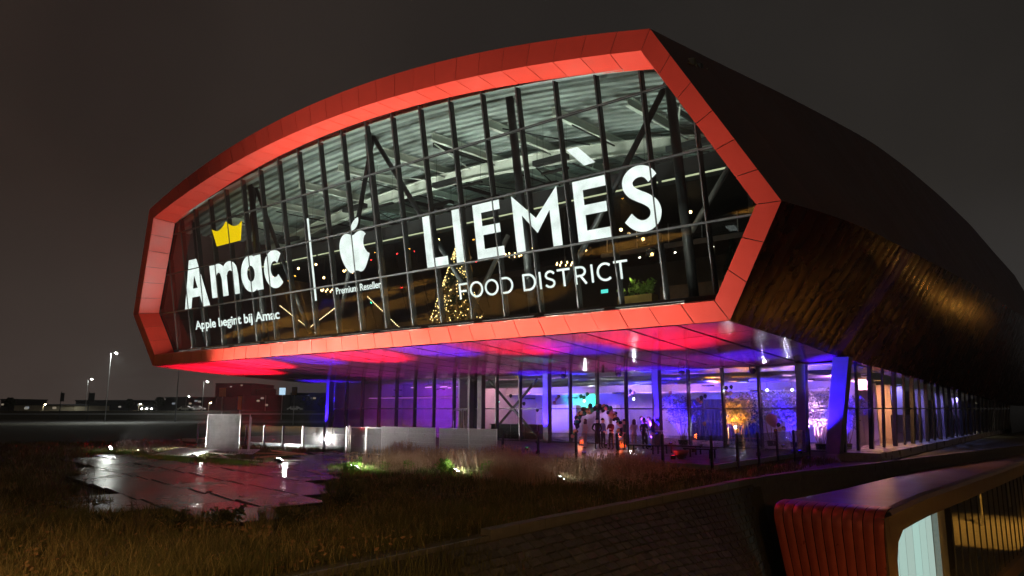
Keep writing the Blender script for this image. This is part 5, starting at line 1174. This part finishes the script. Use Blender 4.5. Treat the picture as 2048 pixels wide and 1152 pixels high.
# corner pier with the rounded opening
mb = MB(); mb.prism([(26.02, ZR-.22), (26.55, ZR-.22), (26.55, ZR-.852), (28.6, ZR-.852), (27.7, ZR-1.15), (27.35, ZR-1.7), (27.3, LOW), (26.6, LOW), (26.15, ZR-3)], 0, .25)
me = mb.mesh('corner_pier', M_pav); me.transform(Matrix(((0, 0, -1, -5.76), (1, 0, 0, 0), (0, 1, 0, 0), (0, 0, 0, 1)))); fix_normals(inst('corner_pier', me, pv, BL))
# backlit panel window
for k in range(6):
    p0, p1 = 27.2+1.27*k, 27.2+1.27*(k+1)-.03
    z_t = ZR-.84
    w_ = MB().add([(-5.95, p0, LOW), (-5.95, p1, LOW), (-5.95, p1, ZR-.84), (-5.95, p0, z_t)], [(0, 1, 2, 3)]).obj('backlit_panel', emit('backlit_%d' % (k % 3), (.56+.03*(k % 3), .84, .74), .70 - .05*(k % 3)), pv, BL)
MB().box(-5.72, -6.0, 34.85, 36.5, LOW, ZR-.86).obj('window_jamb', M_steel, pv, BL)
M_pglass = glass('pavilion_glass', (.5, .48, .42), .22)
p = 36.7
while p < 66:
    a, b = ps_(p), ps_(p+1.35)
    MB().add([(-a-.08, p+.03, LOW+.75), (-b-.08, p+1.32, LOW+.75), (-b-.08, p+1.32, ZR-.86), (-a-.08, p+.03, ZR-.86)], [(0, 1, 2, 3)]).obj('pane', M_pglass, pv, BL)
    MB().box(-a-.05, -a-.11, p-.025, p+.025, LOW+.7, ZR-.855).obj('mullion', M_black, pv, BL); p += 1.35
mb = MB()
for k in range(20):
    p0, p1 = 36.5+2*k, 38.5+2*k; a, b = ps_(p0), ps_(p1)
    mb.hexa([(-a+.15, p0, LOW), (-b+.15, p1, LOW), (-b+.15, p1, LOW+.7), (-a+.15, p0, LOW+.7)], [(-a-.3, p0, LOW), (-b-.3, p1, LOW), (-b-.3, p1, LOW+.7), (-a-.3, p0, LOW+.7)])
fix_normals(mb.obj('plinth', M_pav, pv, BL))
MB().box(-8.0, -6.0, 36.6, 60, LOW+.02, LOW+.1).obj('pavilion_floor', M_conc, pv, BL)
# ================================================================ STREET LAMPS
def street_lamp(name, M, h, col, watts, label, group, arm=1.2, cone=150, glow=30.0, cat='street lamp', tilt=0.0, dbl=False, kind='SPOT'):
    r = empty(name, M, label=label, cat=cat, group=group)
    MB().tube((0, 0, 0), (0, 0, h), .10, .05, n=8).obj('pole', M_steel, r, M)
    for sg_ in ((1, -1) if dbl else (1,)):
        hd = MB().tube((0, 0, h-.05), (sg_*arm, 0, h+.08), .035, n=6).hexa([(sg_*arm-.32, -.13, h+.02), (sg_*arm+.32, -.13, h+.02), (sg_*arm+.32, .13, h+.02), (sg_*arm-.32, .13, h+.02)], [(sg_*arm-.26, -.09, h+.14), (sg_*arm+.26, -.09, h+.14), (sg_*arm+.26, .09, h+.14), (sg_*arm-.26, .09, h+.14)]).obj('lamp_head', M_steel, r, M)
        MB().lathe([(.22, 0), (.18, -.08), (.001, -.12)], 10, (sg_*arm, 0, h+.015)).obj('lens', emit('lens_%s_%d' % (name, glow), col, glow), hd, M)
        if watts: lamp('lamp', kind, col, watts, M @ Matrix.Translation((sg_*arm, 0, h-.16)), r, .15, cone, .35)
SOD = (1.0, .46, .06)
SL = 'sodium street lamps'
# the lit junction away to the left, outside the picture, that the facade glass mirrors
M_road = mat('wet_lit_road', (.17, .165, .16), .4, 0, .35, .25, bump=.15, bscale=8)
rd = MB().add([(-150, 20, GZ+.012), (-52, 20, GZ+.012), (-52, 62, GZ+.012), (-150, 84, GZ+.012)], [(0, 1, 2, 3)]).obj('road', M_road); tag(rd, 'road junction lit orange', 'road', kind='structure')
r2 = MB().add([(-112, -120, GZ+.016), (-94, -120, GZ+.016), (-94, 19.9, GZ+.016), (-112, 19.9, GZ+.016)], [(0, 1, 2, 3)]).obj('road', M_road); tag(r2, 'side road lit orange', 'road', kind='structure')
M_mark = mat('road_marking', (.7, .7, .66), .6)
for k in range(14): MB().box(-146+6.6*k, -143+6.6*k, 40.9, 41.1, GZ+.016, GZ+.02).obj('lane_mark', M_mark, rd)
for i, (x, y) in enumerate(((-66, 26), (-84, 52), (-100, 30), (-118, 56), (-136, 34), (-103, -15), (-103, -50), (-70, 50))):
    street_lamp('street_lamp', at(x, y, GZ, random.uniform(0, 6)), 9.5, SOD, 110000, 'orange street lamp at the junction beyond the left edge, %s nearest' % (side+['seventh', 'eighth'])[i], SL, cone=112)
M_rl, M_gl = emit('signal_red', (1, .03, .03), 40), emit('signal_green', (.03, 1, .55), 40)
for i, (P, m) in enumerate((((-68.2, 39.5, 9.4), M_rl), ((-66.4, 36.2, 9.4), M_rl), ((-65.1, 33.7, 9.4), M_rl), ((-68.3, 41.2, 3.5), M_gl), ((-65.8, 36.6, 4.9), M_rl), ((-60.7, 26.3, 6.2), M_rl))):
    M = at(P[0], P[1], GZ); r = empty('traffic_light', M, label=['red signal on the first tall mast', 'red signal on the middle tall mast', 'red signal on the last tall mast', 'green signal at the junction', 'red signal on a short mast near the green one', 'red signal apart from the others'][i]+' beyond the left edge', cat='traffic light', group='signals at the junction')
    h = P[2]-GZ; MB().tube((0, 0, 0), (0, 0, h+.6), .06, n=6).obj('pole', M_dark, r, M); MB().box(.07, .35, -.16, .16, h-.6, h+.5).obj('signal_head', M_black, r, M)
    MB().lathe([(.001, -.11), (.11, 0), (.001, .11)], 8, (.36, 0, h)).obj('signal_lens', m, r, M)
# lamps near the viewer
street_lamp('street_lamp', at(-13, -7, GZ, R(60)), 8.5, (1, .58, .22), 21000, 'orange street lamp just behind the viewer on the grass', SL)
street_lamp('street_lamp', at(7, -15, GZ, R(90)), 8.5, (1, .50, .14), 14000, 'added unseen orange street lamp that brightens the pavilion ribs', SL, cone=172)  # added out of view to brighten the ribbed end of the pavilion
street_lamp('street_lamp', at(27, 13, LOW, R(140)), 10.0, SOD, 30000, 'orange street lamp on the lower road, nearest', SL)
street_lamp('street_lamp', at(43, 52, LOW, R(200)), 8.0, SOD, 24000, 'orange street lamp on the lower road beside the pavilion glass', SL, cone=104)
street_lamp('street_lamp', at(53, 63, LOW, R(140)), 13.2, SOD, 120, 'orange street lamp on the lower road, second', SL, kind='POINT')
# ================================================================ FAR LEFT BACKGROUND
hw_ = MB().add([(-420, 118, GZ+.02), (60, 150, GZ+.02), (60, 176, GZ+.02), (-420, 158, GZ+.02)], [(0, 1, 2, 3)]).obj('highway', M_asph); tag(hw_, 'wet dark highway beyond the field', 'road', kind='structure')
M_barr = mat('crash_barrier', (.20, .20, .20), .5, .5)
cb = empty('crash_barrier', at(-140, 176, GZ), label='long grey crash barrier along the far side of the highway', cat='barrier')
MB().add([(-420, 162, .95), (60, 180, .95), (60, 180, 1.35), (-420, 162, 1.35)], [(0, 1, 2, 3)]).add([(-420, 162, .95), (60, 180, .95), (60, 180.1, 1.15), (-420, 162.1, 1.15)], [(0, 1, 2, 3)]).obj('rail', M_barr, cb)
bk_ = MB().add([(-600, 185, GZ), (120, 200, GZ), (120, 206, 1.75), (-600, 191, 1.75), (-600, 230, 1.75), (120, 245, 1.75)], [(0, 1, 2, 3), (3, 2, 5, 4)]).obj('verge_bank', M_soil); tag(bk_, 'dark grass bank behind the highway', 'bank', kind='structure')
def px(x, y, Y): return Vector(((x-1024)/1470*Y, Y, 2.3+(818-y)/1470*Y))
WHT = (.95, 1, .92)
for x, y, Y, lb, dbl in ((212, 706, 150, 'tall bright white street lamp left of the building', False), (171, 759, 230, 'white street lamp beyond the highway, left of the tall one', False), (404, 764, 210, 'distant white street lamp left of the billboards', False), (371, 793, 300, 'small far lamp above the dark roofs', False)):
    P = px(x, y, Y); street_lamp('highway_lamp', at(P.x, Y, GZ, R(10)), P.z-GZ, WHT, 9000 if Y == 150 else 2500, lb, 'white highway lamps', 1.0, 130, 4000 if Y == 150 else 700, dbl=dbl)
for x, y, Y, lb in ((86, 809, 220, 'low warm lamp before the lit pale wall'), (277, 808, 225, 'low warm lamp above the parked cars'), (417, 806, 225, 'low warm lamp below the beige sign')):
    P = px(x, y, Y); street_lamp('path_lamp', at(P.x, Y, 1.7), P.z-1.7, (1, .82, .5), 900, lb, 'low warm path lamps', .5, 140, 120)
for x, y, Y, lb in ((352, 735, 160, 'thin bare mast under the left corner of the frame'), (120, 783, 190, 'dark mast with a small sign left of the tall lamp'), (176, 783, 185, 'dark mast with a panel beside the tall lamp')):
    P = px(x, y, Y); r = empty('mast', at(P.x, Y, GZ), label=lb, cat='mast', group='masts by the highway'); MB().tube((0, 0, 0), (0, 0, P.z-GZ), .13, .08, n=6).obj('pole', M_dark, r, WM[r])
    if Y > 160: MB().box(-.1, .9 if Y == 190 else 1.5, -.2, -.1, P.z-GZ-2.6, P.z-GZ-.4).obj('panel', M_dark, r, WM[r])
M_far = mat('far_dark_facade', (.035, .035, .04), .7, 0, .2, .05); M_farl = mat('far_pale_wall', (.42, .36, .25), .8, 0, .1, .3)
def far_block(x0, x1, ytop, Y, depth, label, m, wins=0, strength=.2):
    a, b = px(x0, ytop, Y), px(x1, ytop, Y); c = (a+b)/2; M = at(c.x, Y, GZ); r = empty('distant_building', M, label=label, cat='building', group='distant buildings'); w = (b.x-a.x)/2; h = a.z-GZ
    MB().box(-w, w, 0, depth, 0, h).obj('wall', m, r, M); MB().box(-w-.3, w+.3, -.3, depth+.3, h+.002, h+.4).obj('roof_edge', M_far, r, M)
    for k in range(wins):
        x = random.uniform(-w*.9, w*.9); z = random.uniform(2.4, max(2.6, h-1)); MB().box(x-.6, x+.6, -.06, -.004, z, z+.7).obj('window', emit('far_window_%d' % (k % 3), ((1, .85, .6), (.8, .9, 1), (1, .95, .8))[k % 3], strength), r, M)
far_block(28, 150, 811, 235, 20, 'low pale lit warehouse beyond the highway', M_farl, 3, .2)
far_block(150, 330, 802, 330, 30, 'long dark shed behind the tall lamp', M_far, 4)
far_block(330, 432, 796, 300, 30, 'dark low building under the left frame corner', M_far, 5)
far_block(428, 500, 768, 420, 40, 'tall dark tower block behind the beige sign', M_far, 5, .15)
far_block(470, 580, 792, 290, 30, 'dark building behind the billboards', M_far, 4)
far_block(580, 700, 788, 310, 30, 'dark building seen under the cantilever', M_far, 5)
M_ftree = mat('far_tree', (.03, .035, .02), .8)
for i, (x, ytop, Y) in enumerate(((18, 796, 215), (258, 799, 222), (318, 795, 226), (612, 792, 228), (646, 795, 224))):
    P = px(x, ytop, Y); M = at(P.x, Y, 1.7); h = P.z-1.7; r = empty('distant_tree', M, label=['dark distant tree at the left edge', 'dark distant tree left of the headlights', 'dark distant tree right of the headlights', 'dark distant tree seen under the cantilever on the left', 'dark distant tree next to the far left column'][i], cat='tree', group='distant trees'); cw = MB()
    MB().tube((0, 0, 0), (0, 0, h*.7), .16, .06, n=6).obj('trunk', M_ftree, r, M)
    for _ in range(420):
        a = random.uniform(0, 6.283); q = h*.42*random.random()**.5; z = h*(.32+.68*random.random()); k_ = 1-abs(z/h-.6)*1.3; c = Vector((q*k_*math.cos(a), q*k_*math.sin(a), z)); u = Vector((random.gauss(0, 1), random.gauss(0, 1), random.gauss(0, 1))).normalized()*.35; w = u.orthogonal().normalized()*.2; cw.add([c-u, c+w, c+u, c-w], [(0, 1, 2, 3)])
    cw.obj('crown', M_ftree, r, M)
far_block(0, 30, 800, 300, 20, 'dark shed at the left edge', M_far, 1)
def board(x, y, w, h, Y, m, label, pole=True):
    P = px(x, y, Y); M = at(P.x, Y, GZ); r = empty('roadside_sign', M, label=label, cat='sign', group='roadside boards'); k = Y/1470; z = P.z-GZ
    MB().box(-w*k/2, w*k/2, -.1, .1, z-h*k/2, z+h*k/2).obj('board', m, r, M); MB().box(-w*k/2-.08, w*k/2+.08, .105, .2, z-h*k/2-.08, z+h*k/2+.08).obj('board_frame', M_dark, r, M)
    if pole: MB().tube((0, .15, 0), (0, .15, z), .1, n=6).obj('pole', M_steel, r, M)
board(443, 785, 13, 17, 110, mat('beige_board', (.55, .42, .22), .6), 'beige board sign on a pole left of the building'); board(479, 806, 7, 27, 95, mat('orange_board', (.7, .32, .06), .6), 'narrow upright orange sign by the bright fence panel')
board(530, 785, 40, 12, 210, M_black, 'wide black billboard seen under the cantilever'); board(563, 783, 12, 14, 190, emit('lit_board', (.55, .8, 1), .9), 'small bright blue-white lit billboard'); board(587, 783, 9, 15, 130, mat('ochre_board', (.3, .18, .05), .6), 'dim ochre board right of the lit billboard')
def car(x, Y, rz, col, label, lights):
    P = px(x, 820, Y); M = at(P.x, Y, 1.76, rz); r = empty('parked_car', M, label=label, cat='car', group='cars on the far bank')
    pr = [(-2.1, .35), (-2.1, .75), (-1.6, .88), (-1.0, 1.38), (.5, 1.42), (1.2, .95), (2.0, .82), (2.15, .6), (2.1, .35)]
    mb = MB(); mb.prism(pr, -.82, .82); me = mb.mesh('body', mat('car_paint_'+label[:4], col, .3, .3)); me.transform(Matrix(((1, 0, 0, 0), (0, 0, 1, 0), (0, 1, 0, 0), (0, 0, 0, 1)))); fix_normals(inst('body', me, r, M))
    for sx in (-1.35, 1.35):
        for sy in (-.8, .8): MB().tube((sx, sy-.1, .32), (sx, sy+.1, .32), .32, n=12).obj('wheel', M_black, r, M)
    for sy in (-.6, .6): MB().box(2.1, 2.19, sy-.16, sy+.16, .58, .72).obj('headlight', emit('headlight', (1, .97, .9), 160) if lights else M_steel, r, M)
    for sy in (-.825, .825): MB().box(-.9, .55, sy-.006, sy+.006, .95, 1.3).obj('side_window', M_black, r, M)
car(290, 210, R(-70), (.5, .5, .5), 'grey car with bright headlights facing the viewer', True); car(302, 213, R(-75), (.1, .1, .12), 'dark car with bright headlights beside the grey one', True)
car(372, 210, R(5), (.6, .6, .6), 'white parked car under the far lamps', False); car(395, 212, R(8), (.45, .45, .47), 'silver parked car right of the white one', False); car(590, 215, R(0), (.55, .55, .55), 'pale parked car seen under the cantilever', False)
# ================================================================ GRASS, WEEDS AND SHRUBS
def blades(name, pts, hmin, hmax, wid, m, label, lean=.45, curve=True):
    vs = []; fs = []
    for x, y, z, k in pts:
        h = random.uniform(hmin, hmax)*k[0]; w = wid*k[1]; a = random.uniform(0, 6.283); dx, dy = math.cos(a), math.sin(a); l = random.uniform(.1, lean)*h; b = random.uniform(0, 6.283); lx, ly = math.cos(b)*l, math.sin(b)*l
        o = len(vs)
        vs += [(x-dx*w, y-dy*w, z), (x+dx*w, y+dy*w, z), (x+lx*.4+dx*w*.6, y+ly*.4+dy*w*.6, z+h*.6), (x+lx*.4-dx*w*.6, y+ly*.4-dy*w*.6, z+h*.6), (x+lx, y+ly, z+h*.97)]
        fs += [(o, o+1, o+2, o+3), (o+3, o+2, o+4)]
    me = bpy.data.meshes.new(name); me.from_pydata(vs, [], fs); me.materials.append(m); me.update()
    o = inst(name, me); tag(o, label, 'grass', kind='stuff'); return o
def spz(x, y): v = Vector((x, y, 0)); return v.dot(DV), v.dot(EV)
def on_turf(x, y):
    s, p = spz(x, y)
    if p > 29.1 and 12.6 < s < 57.5: return False
    if s < 10.95 and p > 3: return False
    return not inside(PLAZA, s+.5*math.sin(p*2.1)+.3*math.sin(s*1.7), p+.4*math.sin(s*1.3))
M_grass = mat('night_grass', (.085, .085, .025), .75, 0, .5, .35, transl=.25)
M_dry = mat('dry_stalks', (.42, .29, .17), .8, 0, .4, .6, transl=.2)
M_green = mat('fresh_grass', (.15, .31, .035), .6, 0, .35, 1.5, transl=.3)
def hump(x, y): return .10*math.sin(x*.9+1)*math.sin(y*.7)+.06*math.sin(x*2.3+y*1.7)
pts = []
while len(pts) < 120000:
    r = 8.5*math.exp(random.random()*2.1); az = R(random.uniform(-38, 27)); x, y = r*math.sin(az), r*math.cos(az)
    if on_turf(x, y):
        n_ = .55+.5*math.sin(x*.8+.6*math.sin(y*.9))*math.sin(y*.55+1)+.25*math.sin(x*2.7)*math.sin(y*2.1)
        if random.random() < .35+.6*n_: pts.append((x, y, GZ-.01, (max(.35, .5+.8*n_), max(1, r/14))))
blades('grass', pts, .12, .34, .006, M_grass, 'dark autumn grass in front of the building')
# coarse tussocks
pts = []
for _ in range(1500):
    r = 8.5*math.exp(random.random()*1.6); az = R(random.uniform(-38, 25)); x, y = r*math.sin(az), r*math.cos(az)
    if not on_turf(x, y): continue
    k_ = random.uniform(.6, 1.5)
    for _ in range(26):
        a, b = random.gauss(0, .10*k_), random.gauss(0, .10*k_); pts.append((x+a, y+b, GZ-.01, (k_, max(1, r/15))))
blades('grass', pts, .16, .42, .007, mat('tussock_grass', (.15, .12, .045), .75, 0, .5, .9, transl=.25), 'coarse pale tussocks standing out of the dark grass', .9)
# grass on the upper end of the slope
pts = []
for _ in range(26000):
    p = random.uniform(3.5, 13); w = random.random()*9
    if p > 11.3 + 1.2*math.sin(w*1.3) + random.uniform(-.8, .8): continue
    P = BL @ slope(p, w); pts.append((P.x, P.y, P.z-.02, (1, 1)))
blades('grass', pts, .12, .36, .007, M_grass, 'dark grass on the near end of the embankment')
# tall dry stalks in front of the balustrade and fence
def dry_ok(s, p): return 12.4 < s < 33 and 20.5 < p < 29.0 and not inside(PLAZA, s, p)
vs = []; fs = []; c = 0; 
while c < 8500:
    s, p = random.uniform(12.4, 33), random.uniform(20.5, 29.0)
    if any((W(s, p).xy-W(fs_, fp_).xy).length < 1.7 for fs_, fp_ in ((25.2, 20.6), (20.6, 22.0), (31.8, 21.3)) ) or (W(s, p).xy-W(15.4, 22.6).xy).length < .7: continue
    dens = .25+.75*max(0, math.sin(s*.9+1.2*math.sin(p*.8)))*(.4+.6*math.sin(p*1.1+.5)**2)
    if not dry_ok(s, p) or random.random() > dens: continue
    c += 1; P = W(s, p, GZ-.02); h = random.uniform(.42, 1.2)*(.6+.4*dens)*(.55 + .45*min(1, (s-12.4)/3)); b = random.uniform(0, 6.283); l = h*random.uniform(.05, .4); T_ = P+Vector((math.cos(b)*l, math.sin(b)*l, h)); a = random.uniform(0, 3.14); d = Vector((math.cos(a), math.sin(a), 0))*.007
    o = len(vs); mid = P.lerp(T_, .55)+Vector((0, 0, .06*h)); vs += [P-d, P+d, mid+d, mid-d, T_+d*.6, T_-d*.6]; fs += [(o, o+1, o+2, o+3), (o+3, o+2, o+4, o+5)]
    for _ in range(random.randint(2, 5)):
        q = mid.lerp(T_, random.random()); u = Vector((random.gauss(0, 1), random.gauss(0, 1), random.gauss(.4, .7))).normalized(); w = u.orthogonal().normalized(); z_ = random.uniform(.03, .09); o = len(vs); vs += [q, q+u*z_*.5+w*z_*.2, q+u*z_, q+u*z_*.5-w*z_*.2]; fs += [(o, o+1, o+2, o+3)]
me = bpy.data.meshes.new('dry_weeds'); me.from_pydata([tuple(v) for v in vs], [], fs); me.materials.append(M_dry); tag(inst('dry_weeds', me), 'tall dry brown weeds before the balustrade and fence', 'weeds', kind='stuff')
# lush green grass caught by the floodlights
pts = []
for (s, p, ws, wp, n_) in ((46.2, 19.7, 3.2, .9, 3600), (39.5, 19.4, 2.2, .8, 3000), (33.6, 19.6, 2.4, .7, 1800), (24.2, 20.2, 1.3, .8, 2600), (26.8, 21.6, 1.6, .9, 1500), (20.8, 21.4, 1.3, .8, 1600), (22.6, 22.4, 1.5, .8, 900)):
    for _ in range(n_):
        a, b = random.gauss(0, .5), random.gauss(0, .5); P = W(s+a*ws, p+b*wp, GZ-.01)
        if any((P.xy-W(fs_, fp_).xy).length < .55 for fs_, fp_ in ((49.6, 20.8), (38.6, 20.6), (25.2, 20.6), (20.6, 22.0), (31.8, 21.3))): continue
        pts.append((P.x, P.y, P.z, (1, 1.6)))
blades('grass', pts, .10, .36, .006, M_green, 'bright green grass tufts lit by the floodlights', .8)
# straw blades and fallen leaves mixed through the turf
pts = []
while len(pts) < 16000:
    r = 8.5*math.exp(random.random()*1.5); az = R(random.uniform(-38, 26)); x, y = r*math.sin(az), r*math.cos(az)
    if on_turf(x, y) and random.random() < .3+.7*max(0, math.sin(x*1.1+2*math.sin(y*.6))): pts.append((x, y, GZ-.01, (random.uniform(.6, 1.3), max(1, r/16))))
blades('grass', pts, .15, .5, .004, mat('straw', (.27, .21, .09), .8, 0, .4, .8), 'thin straw-coloured blades through the dark grass', .9)
vs = []; fs = []
for _ in range(6000):
    r = 8.5*math.exp(random.random()*1.3); az = R(random.uniform(-38, 26)); x, y = r*math.sin(az), r*math.cos(az)
    if not on_turf(x, y): continue
    u = Vector((random.gauss(0, 1), random.gauss(0, 1), random.gauss(0, .3))).normalized()*random.uniform(.03, .07); w = u.orthogonal().normalized()*u.length*.6; c = Vector((x, y, GZ+random.uniform(.06, .22))); o = len(vs); vs += [tuple(c-u), tuple(c+w), tuple(c+u), tuple(c-w)]; fs.append((o, o+1, o+2, o+3))
me = bpy.data.meshes.new('fallen_leaves'); me.from_pydata(vs, [], fs); me.materials.append(mat('dead_leaf', (.20, .11, .05), .8, 0, .5, 3)); tag(inst('fallen_leaves', me), 'brown dead leaves scattered over the grass', 'leaves', kind='stuff')
# single leafy weeds
def leafy(M, label, h, n, m, spread=.35, leaf=.07, name='leafy_weed', grp='leafy weeds near the floodlights'):
    r = empty(name, M, label=label, cat='plant', group=grp); st = MB(); lf = MB()
    for k in range(n):
        a = random.uniform(0, 6.283); tip = Vector((math.cos(a)*spread*random.random(), math.sin(a)*spread*random.random(), h*random.uniform(.6, 1))); st.tube((0, 0, 0), tip, .008, .003, n=4, cap=False)
        for j in range(16):
            q = tip*random.uniform(.3, 1); leaf_quads(lf, q, 2, .09, leaf)
    st.obj('stem', M_dry, r, M); lf.obj('foliage', m, r, M)
def g_at(x, y): return at(x, y, GZ)
for s, p, h, n, lb in ((24.9, 20.0, .55, 10, 'bright green weed at the right edge of the slabs'), (20.9, 21.6, .75, 14, 'broad bright green weed in the middle of the dry stalks'), (19.2, 22.2, .7, 9, 'smaller bright weed right of the broad one'), (22.9, 21.6, .6, 9, 'green weed left of the broad bright one'), (27.2, 22.4, .6, 8, 'green weed near the first mesh fence panel'), (25.9, 21.2, .45, 9, 'low green weed just left of the slab-edge floodlight'), (20.0, 21.0, .5, 10, 'low green weed just before the middle floodlight'), (21.7, 22.8, .6, 10, 'green weed just behind the middle floodlight'), (24.2, 21.5, .5, 9, 'low green weed behind the slab-edge weed')):
    leafy(atb(s, p, GZ), lb, h, n, M_green)
M_dkleaf = mat('dark_leaf', (.05, .055, .022), .7, 0, .4, 4, transl=.2)
for x, y, h, n, lb in ((-6.6, 17.3, .55, 16, 'dark leafy bush at the near edge of the slabs'), (-7.6, 17.0, .45, 14, 'low dark bush left of the leafy bush'), (-5.2, 17.6, .4, 12, 'low dark bush right of the leafy bush'), (-9.2, 17.4, .35, 10, 'small dark weed clump at the near left slab edge'), (-4.6, 20.4, .6, 14, 'dark bush at the right edge of the slabs')):
    leafy(g_at(x, y), lb, h, n, M_dkleaf, .6, .06, 'dark_bush', 'dark bushes round the slabs')
# bare twiggy shrubs
M_twig = mat('dark_twig', (.075, .055, .035), .8)
def shrub(M, h, n, label):
    r = empty('bare_shrub', M, label=label, cat='shrub', group='bare shrubs'); mb = MB()
    for k in range(n):
        a = random.uniform(0, 6.283); q = Vector((0, 0, 0)); d = Vector((math.cos(a)*.45, math.sin(a)*.45, 1)).normalized()
        for i in range(5):
            nx = q+d*h/5*random.uniform(.8, 1.2); mb.tube(q, nx, .010*(1-i*.17), .010*(.83-i*.17)+.001, n=4, cap=False)
            for _ in range(2):
                e_ = (d+Vector((random.gauss(0, .6), random.gauss(0, .6), random.gauss(0, .3)))).normalized(); mb.tube(nx, nx+e_*h*.22, .004, .0015, n=3, cap=False)
            q = nx; d = (d+Vector((random.gauss(0, .18), random.gauss(0, .18), 0))).normalized()
    mb.obj('branches', M_twig, r, M)
for x, y, h, n, lb in ((-13.6, 22.6, 1.6, 9, 'bare shrub at the left edge of the slabs'), (-14.9, 24.4, 1.4, 8, 'bare shrub further left of the slabs'), (-11.8, 21.0, 1.2, 7, 'thin bare shrub over the left slabs'), (-8.3, 16.8, .8, 6, 'small bare shrub at the near slab edge'), (-4.7, 19.0, 1.1, 7, 'bare shrub at the right near slab corner'), (-11.0, 17.6, .9, 6, 'bare shrub in the left foreground grass')):
    shrub(g_at(x, y), h, n, lb)
# sparse weeds between the slabs
M_sw = M_dkleaf
for i, (x, y) in enumerate(((-9.7, 24.0), (-8.2, 22.7), (-6.4, 20.9), (-11.6, 26.6), (-5.9, 22.3))):
    leafy(g_at(x, y), '%s small weed tuft along the slab joint, counted from the right' % side[i], .10, 7, M_sw, .16, .03, 'joint_weed', 'weeds in the slab joints')
# ================================================================ HAZE over the whole place
hz = MB().box(-900, 900, -300, 700, -8.5, 30).obj('haze', mat('haze_unused', (1, 1, 1)))
hm = bpy.data.materials.new('night_haze'); hm.use_nodes = True; n, l = nodes_of(hm); n.clear()
ho = n.new('ShaderNodeOutputMaterial'); hv = n.new('ShaderNodeVolumePrincipled'); hv.inputs['Color'].default_value = (.85, .86, .88, 1); hv.inputs['Density'].default_value = 0.0002; hv.inputs['Anisotropy'].default_value = .35
l.new(hv.outputs[0], ho.inputs['Volume']); hz.data.materials.clear(); hz.data.materials.append(hm); tag(hz, 'thin night haze over the whole place', 'haze', kind='stuff')
